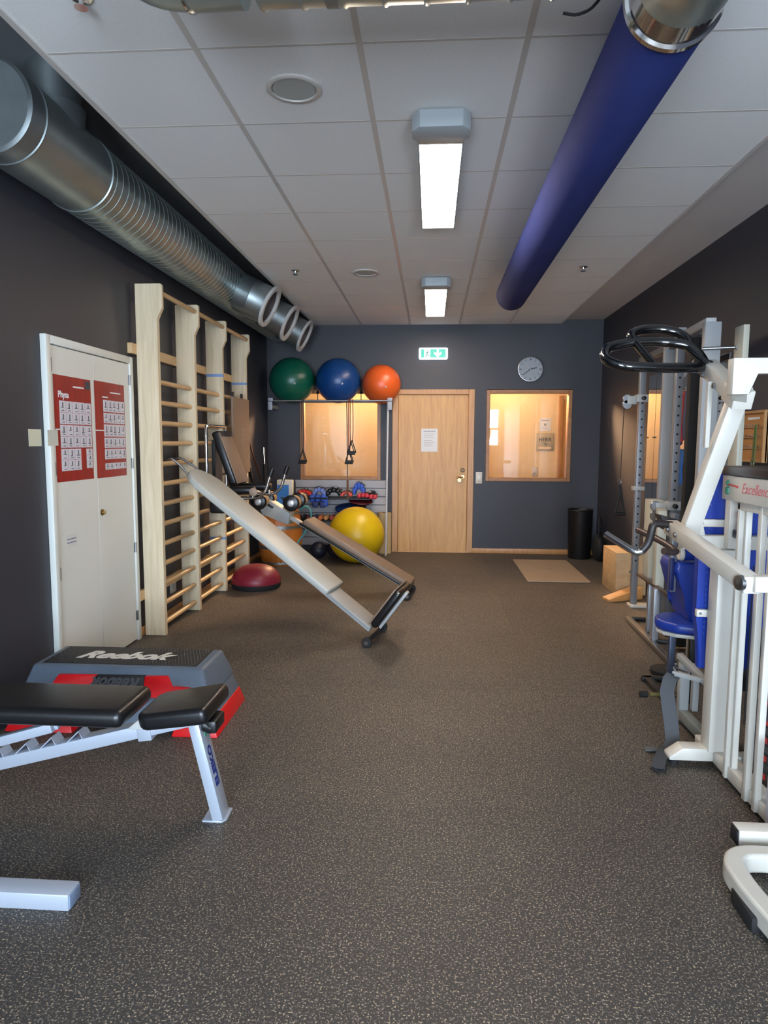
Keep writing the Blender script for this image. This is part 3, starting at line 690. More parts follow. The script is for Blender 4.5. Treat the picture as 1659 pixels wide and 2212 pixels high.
# barrel
t = thing('wooden_barrel', 'orange-brown wooden barrel with steel hoops in the left back corner', 'barrel', (-1.705, 7.60, 0))
pr = [(0, .215), (.08, .232), (.2, .25), (.31, .256), (.42, .25), (.54, .232), (.62, .215)]
bar = MB().lathe([(z, r*.97) for z, r in pr], (-1.705, 7.60, 0), (0, 0, 1), 28).build('staves', M_BARREL, t, angle=10)
for z, r in ((.02, .213), (.19, .241), (.42, .243), (.575, .219)):
    MB().lathe([(0, r), (.0, r+.004), (.035, r+.004), (.035, r)], (-1.705, 7.60, z), (0, 0, 1), 40, False, False).build('hoop', M_GALV2, t)
MB().lathe([(0, .20), (.012, .20)], (-1.705, 7.60, .60), (0, 0, 1), 32).build('lid', M_BARREL, t)

# blue bottle box behind
t = thing('blue_carton', 'white and blue carton standing on the barrel', 'box', (-1.645, 7.62, .62))
MB().box((-1.735, 7.58, .622), (-1.56, 7.66, .955), .003).build('carton', mat('carton_white', (206, 206, 196), .5), t)
MB().box((-1.733, 7.5775, .63), (-1.60, 7.5805, .90)).build('blue_print', mat('sky_blue_print', (44, 130, 214), .45), t)
MB().prism([(-1.70, 7.5765, .76), (-1.63, 7.5765, .76), (-1.645, 7.5765, .745), (-1.66, 7.5765, .735), (-1.66, 7.5765, .69), (-1.672, 7.5765, .69), (-1.672, 7.5765, .735)], (0, .002, 0)).build('logo', M_INK, t)
tag(MB().box((-1.735, 8.30, .701), (-1.690, 8.44, .895), .01, 2).build('black_case', M_BLACKP), 'slim black case standing at the far left end of the upper slat wall shelf', 'case')

# resistance tube curling by the roller
tag(MB().tube([(-1.40, 7.18, .655), (-1.34, 7.18, .70), (-1.29, 7.18, .67), (-1.275, 7.18, .61)], .011, 8, 5).tube([(-1.275, 7.18, .61), (-1.28, 7.18, .55), (-1.30, 7.18, .50), (-1.36, 7.17, .39), (-1.42, 7.16, .30), (-1.44, 7.15, .12), (-1.42, 7.10, .012), (-1.2, 6.98, .012)], .011, 8, 5).build('resistance_tube', mat('teal_tube', (80, 150, 150), .4)), 'pale teal rubber tube curling beside the barrel', 'tube')

# red balance dome
t = thing('balance_dome', 'dark red balance dome with black base on the floor near the wall bars', 'balance trainer', (-1.66, 6.33, 0))
pr = [(.0, .222), (.012, .232), (.05, .236)]
MB().lathe(pr, (-1.66, 6.33, .0), (0, 0, 1), 48).build('base', M_RUBBER, t)
dr = [(.05+.0, .232)]+[(.05+.17*math.sin(a), .236*math.cos(a)**.8) for a in [k*PI/2/12 for k in range(1, 12)]]+[(.222, .01)]
MB().lathe(dr, (-1.66, 6.33, 0), (0, 0, 1), 56).build('dome', mat('wine_rubber', (128, 30, 48), .42), t)

# ------------------------------------------------------------------ ball rack
t = thing('ball_rack', 'wall mounted steel rail rack carrying three gym balls above the left hallway window', 'rack', (-1.2, 8.3, 1.86))
RZ = 1.872
for y in (8.13, 8.40):
    MB().cyl((-1.95, y, RZ), (-.475, y, RZ), .011, seg=12).build('rail', M_STEEL, t)
for x in (-1.925, -.495):
    MB().box((x-.006, 8.10, RZ-.085), (x+.006, YB, RZ-.045), .002).build('bracket_arm', M_PALE, t)
    MB().box((x-.026, 8.095, RZ-.11), (x+.026, 8.115, RZ-.01), .003).box((x-.03, 8.11, RZ-.005), (x+.03, 8.15, RZ+.035), .006).build('bracket_plate', mat('bracket_grey', (150, 156, 168), .4), t)
MB().cyl((-.515, 8.12, RZ-.02), (-.535, 8.12, .02), .012, seg=12).build('support_pole', mat('pole_white', (196, 196, 196), .35), t)
MB().cyl((-1.70, 8.40, RZ), (-1.70, YB, RZ), .008).build('wall_stay', M_STEEL, t)
MB().cyl((-1.010, 8.15, RZ), (-1.000, 8.15, .70), .006, seg=8).build('hanging_rod', M_STEEL, t)
MB().cyl((-1.002, 8.15, .93), (-1.001, 8.15, .70), .012, seg=8).build('rod_grip', mat('brown_grip', (110, 66, 44), .5), t)
for x in (-1.40, -.865):
    MB().cyl((x, 8.40, RZ), (x, 8.40, RZ+.10), .005, seg=8).lathe([(0, .02), (.05, .004)], (x, 8.40, RZ+.10), (0, 0, 1), 12).build('divider_peg', M_BLACKP, t)
def ball(x, y, z, r, label, m, n=True):
    t = thing('gym_ball', label, 'gym ball', (x, y, z-r), 'gym balls')
    pr = []
    N_ = 60
    for k in range(N_+1):
        a = -PI/2+PI*k/N_; rr = r*math.cos(a); zz = r*math.sin(a)
        if k % 4 == 2 and 10 < k < 50: rr *= 1.003
        pr.append((zz+r, max(rr, .0008)))
    MB().lathe(pr, (x, y, z-r), (0, 0, 1), 64).build('shell', m, t, angle=80)
    MB().lathe([(0, .012), (.004, .009)], (x+r*.30, y-r*.93, z-r*.20), (.3, -.93, -.2), 14).build('valve', M_PALE, t)
def bz(r): return RZ+math.sqrt((r+.011)**2-.135**2)
ball(-1.69, 8.265, bz(.272), .272, 'dark green gym ball, leftmost on the wall rack', mat('ball_green', (8, 84, 64), .34, noise=(2, .06)))
ball(-1.128, 8.265, bz(.268), .268, 'dark blue gym ball in the middle of the wall rack', mat('ball_blue', (14, 62, 122), .34, noise=(2, .06)))
ball(-.606, 8.265, bz(.232), .232, 'orange gym ball, rightmost on the wall rack', mat('ball_orange', (206, 88, 34), .36, noise=(2, .06)))
ball(-.852, 7.74, .323, .323, 'large yellow gym ball on the floor left of the oak door', mat('ball_yellow', (222, 184, 16), .38, noise=(2, .04)))

def band(x, y, zt, zb, label, m, w_=.018):
    t = thing('resistance_band', label, 'resistance band', (x, y, zt), 'resistance bands with handles')
    for s_ in (-1, 1):
        MB().tube([(x+s_*w_*.5, y, zt+.015), (x+s_*w_*.6, y, (zt+zb)/2), (x+s_*w_*.4, y, zb+.15)], .0048, 8, 3).build('tube', m, t)
    for s_, dz in ((-.22, 0), (.22, .02)):
        cx_ = x+s_*w_; zz = zb+dz
        h_ = MB().tube([(cx_, y-.01, zz+.15), (cx_-.045, y-.012, zz+.012), (cx_-.045, y-.012, zz+.01), (cx_+.045, y-.012, zz+.01), (cx_+.045, y-.012, zz+.012), (cx_, y-.01, zz+.15)], .006, 8).build('handle_webbing', M_RUBBER, t)
        MB().cyl((cx_-.048, y-.012, zz+.01), (cx_+.048, y-.012, zz+.01), .014, seg=14).build('grip', M_BLACKP, h_)
band(-1.535, 8.105, RZ, 1.125, 'black handled resistance band hanging at the left of the ball rack', mat('dark_tube', (40, 34, 34), .4))
band(-.975, 8.102, RZ, 1.125, 'red tubed resistance band with triangular handles hanging under the blue ball', mat('red_tube', (150, 50, 34), .4))
band(-.945, 8.080, RZ, 1.235, 'upper of the two overlapping brown resistance bands under the blue ball', mat('brown_tube', (120, 60, 44), .4), .03)

# ------------------------------------------------------------------ slat wall with weights
t = thing('slat_wall', 'light grey slat wall panel with two black shelves under the left hallway window', 'shelf panel', (-1.14, YB, .1))
q = MB()
for k in range(8): q.box((-1.722, YB-.018, .905-.105*(k+1)+.009), (-.568, YB, .905-.105*k), .003, 1)
q.build('slat_panel', mat('slat_grey', (172, 170, 172), .5), t)
MB().box((-1.720, YB-.006, .07), (-.570, YB, .903)).build('groove_backing', mat('groove_grey', (96, 94, 96), .6), t)
SH = ((.70, -1.74, -.735), (.425, -1.72, -.72))
for z, a, b in SH:
    s_ = MB().box((a, 8.21, z-.016), (b, YB-.018, z), .003).build('shelf', M_BLACKP, t)
    for x in (a+.06, b-.06): MB().prism([(x, 8.25, z-.016), (x, YB-.018, z-.016), (x, YB-.018, z-.10)], (.006, 0, 0)).build('bracket', M_BLACKP, s_)

def cuff(x, y, z, w_, h_, label, m, rot=0, lie=False):
    """ankle weight: padded cuff folded over with straps"""
    t = thing('ankle_weight', label, 'ankle weight', (x, y, z), 'ankle weights on the slat wall shelves', rot)
    base = WM[t.name].copy(); Tm = base
    def loc(p): return Tm @ V(p)
    q = MB()
    if lie:
        n = 5
        for k in range(n):
            a = -w_/2+w_*(k+.5)/n; zz = .030+.012*math.sin(k*1.3)
            q.box((a-w_/n*.52, -.07, zz-.028), (a+w_/n*.52, .07, zz+.028), .02, 3)
    else:
        n = 5
        for k in range(n):
            a = PI*(.05+.9*k/(n-1)); cx_, cz = -w_/2*math.cos(a)*.8, h_*.42+h_*.38*math.sin(a)
            q.box((cx_-w_*.15, -.065, max(cz-h_*.26, .002)), (cx_+w_*.15, .065, cz+h_*.20), .018, 3)
    q.b.transform(Tm); q.build('padded_body', m, t)
    q = MB()
    for s_ in (-.035, .035):
        zt_ = .062 if lie else h_*1.0
        q.strip([(-w_*.36, s_, zt_*.8), (-w_*.15, s_, zt_+.006), (w_*.12, s_, zt_+.010), (w_*.38, s_, zt_*.85), (w_*.55, s_, zt_*.8)], .022, .004, (0, 1, 0))
    q.b.transform(Tm); q.build('strap', M_RUBBER, t)
    q = MB().box((w_*.05, -.05, (.072 if lie else h_*1.0)), (w_*.22, .05, (.072 if lie else h_*1.0)+.012), .004); q.b.transform(Tm); q.build('buckle', M_STEEL, t)
    return t
z = SH[0][0]
cuff(-1.56, 8.33, z, .17, .10, 'red ankle weight at the left end of the upper shelf', M_ANKRED)
cuff(-1.37, 8.32, z, .15, .13, 'light blue ankle weight beside the leftmost red one', mat('pale_blue_nylon', (120, 140, 205), .6))
# one hanging over the shelf edge
t = thing('ankle_weight', 'blue ankle weight drooping over the front edge of the upper shelf', 'ankle weight', (-1.37, 8.2, .60), 'ankle weights on the slat wall shelves')
q = MB()
for k in range(3):
    q.box((-1.475+.07*k, 8.175, .655), (-1.41+.07*k, 8.235, .745), .02, 3)
q.box((-1.30, 8.18, .60), (-1.25, 8.22, .72), .016, 3); q.build('padded_body', M_ANKBLUE, t)
q = MB()
for k in range(2): q.box((-1.44+.09*k, 8.182, .585), (-1.37+.09*k, 8.215, .66), .014, 3)
q.build('lower_pads', mat('dark_blue_nylon', (40, 56, 110), .6), t)
MB().strip([(-1.47, 8.172, .70), (-1.36, 8.168, .705), (-1.25, 8.172, .70)], .02, .004, (0, 0, 1)).build('strap', M_RUBBER, t)
cuff(-1.195, 8.36, z, .19, .12, 'black ankle weight in the middle of the upper shelf', M_BLACK)
cuff(-1.03, 8.28, z, .13, .09, 'coral ankle weight right of the black one on the upper shelf', mat('coral_nylon', (224, 96, 84), .6))
cuff(-.885, 8.36, z, .14, .19, 'upright blue ankle weight on the upper shelf near its right end', M_ANKBLUE)
cuff(-.73, 8.42, z, .10, .08, 'small black ankle weight behind the right pink one', M_BLACK)
cuff(-.775, 8.28, z, .24, .08, 'pink red ankle weight lying at the right end of the upper shelf', mat('pink_nylon', (206, 60, 72), .6), 0, True)
z = SH[1][0]
t = thing('balance_cushion', 'round dark blue balance cushion tilted on the lower shelf', 'cushion', (-1.02, 8.36, z))
MB().lathe([(0, .10), (.012, .15), (.03, .158), (.045, .15), (.058, .10)], (-1.02, 8.34, z+.12), (-.05, -.25, 1), 40).build('cushion', mat('deep_blue_rubber', (24, 50, 110), .45), t)
tag(MB().box((-1.10, 8.28, z), (-.99, 8.42, z+.075), .01).build('foam_block', M_RUBBER), 'black foam block under the dark blue balance cushion', 'block')
tag(MB().lathe([(0, .12), (.02, .15), (.03, .145)], (-.86, 8.33, z+.215), (.08, -.2, 1), 36).build('balance_disc', mat('wine_disc', (90, 24, 34), .5)), 'dark red balance disc partly hidden behind the yellow ball', 'balance disc')
tag(MB().box((-.93, 8.28, z), (-.80, 8.42, z+.175), .01).build('foam_block', M_RUBBER), 'black foam block under the dark red balance disc', 'block')
cols = [('red', (150, 36, 30)), ('black', (30, 28, 30)), ('maroon', (104, 30, 36)), ('grey', (70, 68, 76)), ('orange', (206, 110, 50)), ('tan', (190, 140, 80)), ('brick red', (170, 60, 50))]
for k, (cn, c) in enumerate(cols):
    x = -1.64+.072*k; m = mat('db_'+cn.replace(' ', '_'), c, .45)
    t = thing('small_dumbbell', 'small %s hand weight on the lower shelf' % cn, 'dumbbell', (x, 8.27, z), 'small hand weights on the lower shelf')
    MB().cyl((x, 8.235, z+.03), (x, 8.40, z+.03), .012, seg=12).build('handle', M_STEEL, t)
    for ya in (8.225, 8.365): MB().lathe([(0, .024), (.006, .030), (.04, .030), (.046, .024)], (x, ya, z+.031), (0, 1, 0), 6).build('head', m, t)

# clutter under the shelves
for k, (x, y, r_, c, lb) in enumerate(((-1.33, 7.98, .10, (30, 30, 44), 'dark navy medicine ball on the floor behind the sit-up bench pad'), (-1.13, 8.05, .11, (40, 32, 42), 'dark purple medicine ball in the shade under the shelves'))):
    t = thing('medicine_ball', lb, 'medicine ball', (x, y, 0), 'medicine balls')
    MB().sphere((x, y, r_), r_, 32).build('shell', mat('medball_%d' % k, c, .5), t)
    MB().lathe([(-.004, r_*1.004), (.004, r_*1.004)], (x, y, r_), (0, .3, 1), 40, False, False).build('seam', M_RUBBER, t)
t = thing('foam_roll', 'tall beige foam roller standing against the wall left of the oak door', 'foam roller', (-.575, 8.43, 0))
MB().lathe([(0, .085), (.004, .09), (.506, .09), (.51, .085)], (-.575, 8.44, 0), (0, 0, 1), 40).build('body', mat('beige_foam', (188, 166, 122), .7, noise=(20, .05)), t)
MB().lathe([(0, .03), (.002, .03)], (-.575, 8.44, .509), (0, 0, 1), 20).build('core', mat('foam_core', (120, 104, 78), .8), t)

# ================================================================== FOREGROUND LEFT
def frustum(q, r0, z0, r1, z1, bev=.006, seg=2):
    v = [q.b.verts.new(p) for p in ((r0[0], r0[2], z0), (r0[1], r0[2], z0), (r0[1], r0[3], z0), (r0[0], r0[3], z0), (r1[0], r1[2], z1), (r1[1], r1[2], z1), (r1[1], r1[3], z1), (r1[0], r1[3], z1))]
    for f in ((3, 2, 1, 0), (4, 5, 6, 7), (0, 1, 5, 4), (1, 2, 6, 5), (2, 3, 7, 6), (3, 0, 4, 7)): q.b.faces.new([v[i] for i in f])
    q._post(v, bev, seg)
    return q
t = thing('aerobic_step', 'grey aerobic step platform with black top reading Reebok and red feet', 'step platform', (-1.52, 3.25, 0))
q = frustum(MB(), (-1.985, -1.035, 3.065, 3.475), .165, (-1.935, -1.085, 3.115, 3.425), .305, .014, 3)
q.build('platform', M_STEPGREY, t)
q = frustum(MB(), (-2.02, -1.005, 3.035, 3.50), .045, (-1.975, -1.045, 3.075, 3.465), .168, .008, 2)
q.build('riser', M_STEPGREY, t)
# rubber top with raised studs
rb = MB().box((-1.90, 3.14, .303), (-1.125, 3.405, .3085), .004, 2).build('rubber_top', M_STEPMAT, t)
q = MB()
nx, ny = 46, 13
for i in range(nx):
    for j in range(ny):
        x = -1.89+.757*(i+(.5 if j % 2 else 0))/nx; y = 3.150+.245*j/(ny-1)
        if x > -1.132: continue
        if -1.775 < x < -1.265 and 3.212 < y < 3.335: continue
        v = [q.b.verts.new(p) for p in ((x-.0052, y, .3084), (x, y-.006, .3084), (x+.0052, y, .3084), (x, y+.006, .3084), (x, y, .3112))]
        for a in range(4): q.b.faces.new((v[a], v[(a+1) % 4], v[4]))
st = q.build('studs', mat('stud_rubber', (46, 46, 46), .5), rb, angle=10); st['kind'] = 'stuff'
text('lettering', 'Reebok', .150, (-1.775, 3.222, .3092), (1, 0, 0), (0, 1, 0), mat('step_letter', (214, 212, 204), .5), t, shear=.45, offset=.006, sx=.98)
# red feet and red side inserts
frustum(MB(), (-1.215, -.99, 3.02, 3.51), 0, (-1.185, -1.015, 3.045, 3.49), .085, .006).build('foot', M_RED, t)
frustum(MB(), (-2.04, -1.70, 3.02, 3.51), 0, (-2.015, -1.72, 3.045, 3.49), .06, .006).build('foot', M_RED, t)
def insert(nm, pts, dy, m):
    q = MB()
    n = [V((x, 3.055-(.30-z)*.17*0+.055*(z-.17)/.14-.012, z)) for x, z in pts]
    q.prism(n, (0, .02+dy, 0), .0015, 1); return q.build(nm, m, t)
insert('red_insert', [(-1.925, .178), (-1.925, .216), (-1.815, .219), (-1.79, .266), (-1.60, .268), (-1.60, .178)], .01, M_RED)
insert('red_insert', [(-1.36, .178), (-1.36, .268), (-1.250, .271), (-1.225, .226), (-1.135, .222), (-1.135, .178)], .01, M_RED)
bi = MB().prism([V((x, 3.052+.055*(z-.17)/.14-.016, z)) for x, z in ((-1.64, .178), (-1.60, .268), (-1.36, .270), (-1.355, .178))], (0, .03, 0), .0015, 1).build('black_insert', M_STEPMAT, t)
text('side_lettering', 'Reebok', .075, (-1.375, 3.0705, .262), (-1, 0, 0), (0, -.37, -1), mat('dark_letter', (70, 70, 72), .5), bi, shear=.45, offset=.003)

t = thing('weight_bench', 'silver adjustable weight bench with black pads and ELEIKO lettering on its leg', 'weight bench', (-.78, 2.37, 0))
YC = 2.365
MB().bar((-.832, YC, .392), (-1.96, YC, .093), .062, .048, (0, 1, 0), .004).build('main_beam', M_SILVER, t)
leg = MB().bar((-.858, YC, .400), (-.768, YC, .006), .080, .040, (0, 1, 0), .003).build('leg', M_SILVER, t)
MB().prism([(-.826, 2.322, .0), (-.752, 2.322, .0), (-.738, 2.340, .0), (-.738, 2.420, .0), (-.826, 2.420, .0)], (0, 0, .008), .002, 1).build('foot_plate', M_SILVER, leg)
dl = (V((-.768, YC, .006))-V((-.858, YC, .400))).normalized()
nrm = V((0, 1, 0)).cross(dl); nrm = nrm if nrm.x > 0 else -nrm
c0 = V((-.858, YC, .400))+dl*.285+nrm*.0206+V((0, .013, 0))
text('lettering', 'ELEIKO', .045, c0, -dl, (0, -1, 0), mat('navy_print', (28, 46, 120), .5), leg, offset=.0020, sx=1.08)
MB().lathe([(0, .010), (.0012, .010)], V((-.858, YC, .400))+dl*.085+nrm*.020, nrm, 20).build('green_sticker', mat('green_sticker', (70, 170, 130), .5), leg)
MB().bar((-1.045, YC, .372), (-1.035, YC, .30), .070, .052, (0, 1, 0), .003).build('sleeve', M_SILVER, t)
MB().prism([(-1.10, YC-.038, .345), (-.985, YC-.038, .345), (-.995, YC-.038, .385), (-1.04, YC-.038, .395)], (0, .076, 0), .002, 1).build('hinge_plate', M_PALE, t)
MB().lathe([(0, .010), (.006, .008)], (-1.035, YC-.038, .362), (0, -1, 0), 12).build('bolt', M_CHROME, t)
q = MB().box((-1.96, 2.225, .385), (-1.072, 2.505, .452), .028, 4); q.build('back_pad', M_BLACK, t)
A_, B_ = V((-1.035, YC, .398)), V((-.770, YC, .442)); ds = (B_-A_).normalized(); us = V((-ds.z, 0, ds.x))
pw = [(0, -.09), (.03, -.125), (.27, -.14), (.272, .14), (.03, .125), (0, .09)]
MB().prism([A_+ds*a+V((0, b, 0))-us*.03 for a, b in pw], us*.062, .022, 4).build('seat_pad', M_BLACK, t)
kn = MB().lathe([(0, .022), (.004, .026), (.035, .026), (.04, .02)], (-.815, YC-.03, .372), (1, 0, -.3), 20); kn.box((-.80, YC-.055, .345), (-.762, YC+.055, .392), .008, 2)
kn.build('adjuster_handle', M_BLACKP, t)
MB().bar((-1.40, YC, .330), (-1.96, YC, .165), .040, .036, (0, 1, 0), .003).build('support_arm', M_SILVER, t)
MB().bar((-1.66, YC+.12, .40), (-1.40, YC+.12, .33), .03, .03, (0, 1, 0), .003).bar((-1.42, YC+.12, .335), (-1.40, YC, .33), .03, .03, (0, 0, 1), .003).build('support_link', M_SILVER, t)
for x in (-1.60, -1.495, -1.395, -1.29):
    zb = .353+.265*(x+.864)+.052
    MB().strip([(x-.048, YC, zb-.014), (x, YC, zb+.034), (x+.016, YC, zb+.004)], .058, .004).build('notch', M_SILVER, t)
MB().bar((-1.95, YC, .10), (-1.99, YC, .02), .06, .05, (0, 1, 0), .004).box((-2.02, 2.10, 0), (-1.96, 2.63, .045), .004).build('rear_foot', M_SILVER, t)
t = thing('equipment_foot', 'silver square tube foot of equipment cut off by the left edge of the photo', 'steel foot', (-1.2, 1.87, 0))
MB().box((-1.95, 1.825, .0), (-1.062, 1.895, .052), .004).build('tube', M_SILVER, t)
MB().box((-1.063, 1.829, .004), (-1.058, 1.891, .048), .002).build('end_cap', mat('blue_grey_cap', (120, 136, 160), .4), t)

# ================================================================== BACK RIGHT
t = thing('floor_mat', 'beige exercise mat lying flat on the floor near the right hallway window', 'mat', (1.28, 7.42, 0))
q = MB().box((.975, 6.79, .001), (1.60, 8.04, .016), .0, 1)
t_ = q.build('mat_body', mat('beige_mat', (164, 142, 118), .55, noise=(3, .04)), t)
bv = t_.modifiers.new('round', 'BEVEL'); bv.width = .006; bv.segments = 2
MB().box((1.27, 7.43, .0155), (1.33, 7.46, .0165)).build('printed_mark', mat('mat_print', (136, 116, 96), .6), t)
t = thing('waste_bin', 'tall black round waste bin in the back right corner', 'waste bin', (1.80, 8.30, 0))
MB().lathe([(0, .128), (.01, .132), (.57, .146), (.585, .150), (.592, .146), (.585, .142), (.05, .126), (.045, .05)], (1.80, 8.30, 0), (0, 0, 1), 48, True, True).build('body', M_BLACKP, t)
t = thing('black_bag', 'black bag slumped between the waste bin and the right wall', 'bag', (1.98, 8.0, 0))
MB().sphere((1.975, 8.10, .16), .16, 24, (.42, .9, 1)).build('body', M_RUBBER, t)
MB().tube([(1.96, 8.02, .28), (1.95, 8.00, .42), (1.97, 8.05, .52), (2.0, 8.12, .44), (1.99, 8.16, .28)], .010, 8, 5).build('strap', M_RUBBER, t)
t = thing('plyo_box', 'light plywood jump box on the floor beside the cable machine', 'jump box', (1.83, 6.50, 0))
MB().prism([(1.70, 6.28, .0), (1.975, 6.28, .0), (1.975, 6.76, .0), (1.70, 6.76, .0)], (0, 0, .39), .006, 2).build('body', M_PLY, t)
MB().cyl((1.83, 6.277, .22), (1.83, 6.2785, .22), .012, seg=16).build('finger_hole', M_INK, t)
t = thing('wood_wedge', 'small orange pine wedge lying on the floor in front of the jump box', 'wedge', (1.70, 6.05, 0))
MB().prism([(1.575, 5.98, 0), (1.90, 6.12, 0), (1.90, 6.12, .11), (1.575, 5.98, .022)], (-.03, .13, 0), .004, 2).build('body', M_WEDGE, t)

# ------------------------------------------------------------------ mirrors on the right wall
for k, (a, b, lb) in enumerate(((6.475, 6.69, 'narrow tall wall mirror panel nearest the back wall'), (4.95, 6.465, 'wide tall wall mirror panel behind the cable machine'))):
    t = thing('wall_mirror', lb, 'mirror', (XR, (a+b)/2, .15), 'wall mirrors')
    MB().box((XR-.006, a, .15), (XR, b, 2.02)).build('glass', M_MIRROR, t)
    for y in ((a+.02, b-.02)):
        MB().box((XR-.010, y-.02, 1.435), (XR-.005, y+.02, 1.45), .001, 1).build('clip', M_BLACKP, t)

# ------------------------------------------------------------------ bands and towels on a wall rail
t = thing('band_hook', 'steel wall hook carrying coloured bands beside the mirror', 'hook', (1.98, 5.55, 1.80))
MB().box((XR-.016, 5.50, 1.79), (XR-.006, 5.66, 1.83), .003).tube([(XR-.01, 5.53, 1.81), (XR-.075, 5.53, 1.80), (XR-.085, 5.53, 1.83)], .005, 8).tube([(XR-.01, 5.62, 1.81), (XR-.075, 5.62, 1.80), (XR-.085, 5.62, 1.83)], .005, 8).build('hook', M_STEEL, t)
def loop(nm, label, cat, y, zt, zb, w_, th, m):
    t = thing(nm, label, cat, (XR-.055, y, zb))
    MB().strip([(XR-.040, y, zb+.1), (XR-.045, y, zt-.03), (XR-.055, y, zt), (XR-.070, y, zt-.03), (XR-.078, y+.01, zb+.12), (XR-.066, y+.01, zb), (XR-.048, y, zb+.03), (XR-.040, y, zb+.1)], w_, th, (0, 1, 0)).build('band', m, t)
loop('rubber_band', 'slate blue rubber band hanging behind the perforated post', 'band', 5.535, 1.82, 1.42, .06, .005, mat('slate_rubber', (70, 84, 120), .6))
loop('rubber_band', 'red rubber band hanging behind the perforated post', 'band', 5.605, 1.80, 1.40, .05, .005, mat('red_rubber', (180, 34, 50), .55))
loop('rubber_band', 'navy rubber band hanging below the red one', 'band', 5.665, 1.66, 1.36, .05, .005, mat('navy_rubber', (30, 34, 100), .55))
loop('hanging_towel', 'bright blue towel hanging low behind the perforated post', 'towel', 5.60, 1.34, 1.06, .12, .010, mat('towel_blue', (30, 96, 168), .8))

# ------------------------------------------------------------------ cable machine
t = thing('cable_machine', 'grey dual cable machine with perforated posts and pulleys along the right wall', 'cable machine', (1.75, 5.0, 0))
M_POST = mat('post_grey', (140, 142, 146), .38, metal=.3)
holes = mat('hole_black', (14, 14, 15), .7)
for yy_, zt in ((5.86, 2.05), (5.02, 2.10)):
    p_ = MB().box((1.715, yy_-.026, .02), (1.765, yy_+.026, zt), .004).build('perforated_post', M_POST, t)
    n = 22 if yy_ > 5.5 else 24
    for k in range(n):
        z = .40+.066*k
        MB().cyl((1.74, yy_-.0275, z), (1.74, yy_-.0255, z), .008, seg=10).build('hole', holes, p_)
    MB().box((1.70, yy_-.07, 0), (1.98, yy_+.05, .022), .004).build('base_plate', M_WHITE, t)
for yy_, z in ((5.86, 1.76), (5.02, .945)):
    s_ = MB().box((1.69, yy_-.042, z-.032), (1.785, yy_+.042, z+.032), .006).build('pulley_slide', M_PALE, t)
    MB().lathe([(0, .016), (.03, .016), (.034, .010)], (1.74, yy_-.042, z), (0, -1, 0), 14).build('pull_pin', M_BLACKP, s_)
    MB().box((1.62, yy_-.012, z-.05), (1.70, yy_+.012, z+.022), .006).build('pulley_arm', M_PALE, s_)
    for yz in (z-.005, z-.075 if yy_ < 5.5 else z-.05):
        MB().lathe([(0, .036), (.006, .038), (.010, .032), (.014, .038), (.020, .036)], (1.622, yy_-.010, yz), (0, 1, 0), 24).build('pulley_wheel', M_STEEL, s_)
MB().cyl((1.60, 5.86, 1.73), (1.592, 5.86, 1.09), .003, seg=6).build('cable', M_RUBBER, t)
MB().box((1.695, 5.82, .995), (1.785, 5.90, 1.03), .004).build('lower_slide', M_PALE, t)
for yy_, x0, x1, z0, zt, nm in ((5.20, 1.690, 1.790, .72, 2.10, 'weight_column'), (4.32, 1.632, 1.728, .02, 2.12, 'weight_column')):
    MB().box((x0, yy_-.02, .02), (x1, yy_+.03, zt), .004).build(nm, mat('column_grey', (150, 152, 152), .45), t)
MB().box((1.795, 4.16, 1.0), (1.83, 4.28, 2.08), .004).build('side_panel', mat('panel_cream', (190, 186, 168), .5), t)
MB().box((1.662, 4.58, .03), (1.76, 4.64, 2.07), .003).build('black_column', M_RUBBER, t)
MB().bar((1.74, 5.90, 2.07), (1.74, 4.62, 2.115), .05, .05, (1, 0, 0), .004).build('top_beam', mat('dark_grey_coat', (92, 96, 98), .45), t)
MB().bar((1.74, 4.98, 2.13), (1.68, 4.34, 2.125), .06, .05, (1, 0, 0), .004).build('top_link', M_PALE, t)
MB().box((1.665, 4.85, 2.085), (1.72, 4.93, 2.175), .004).build('end_bracket', M_PALE, t)
MB().cyl((1.62, 4.30, 1.96), (1.80, 4.24, 1.96), .010).lathe([(0, .018), (.01, .018)], (1.80, 4.235, 1.96), (0, -1, 0), 6).build('bolt', M_STEEL, t)
MB().box((1.62, 4.90, .385), (1.66, 5.00, .93), .003).box((1.565, 4.78, .385), (1.625, 4.84, .93), .003).build('white_shroud', mat('shroud_cream', (196, 192, 174), .5), t)
MB().box((1.60, 5.06, .40), (1.69, 5.20, .98), .003).build('white_shroud', mat('shroud_cream', (196, 192, 174), .5), t)
MB().bar((1.575, 5.20, .405), (1.575, 4.50, .395), .03, .02, (1, 0, 0), .003).build('rail', mat('brown_steel', (104, 92, 84), .4, metal=.5), t)
MB().box((1.535, 4.70, .01), (1.575, 4.76, .40), .003).build('leg', M_POST, t)
MB().box((1.60, 5.02, .01), (1.64, 5.06, .40), .003).build('leg', M_POST, t)
MB().bar((1.56, 5.36, .022), (1.52, 4.22, .022), .045, .03, (1, 0, 0), .004).build('floor_rail', M_STEEL, t)
MB().bar((1.56, 5.36, .020), (1.95, 5.36, .020), .04, .03, (0, 1, 0), .004).build('cross_foot', M_BLACKP, t)
MB().bar((1.535, 4.73, .03), (1.90, 4.60, .03), .04, .03, (0, 1, 0), .004).build('cross_foot', M_BLACKP, t)

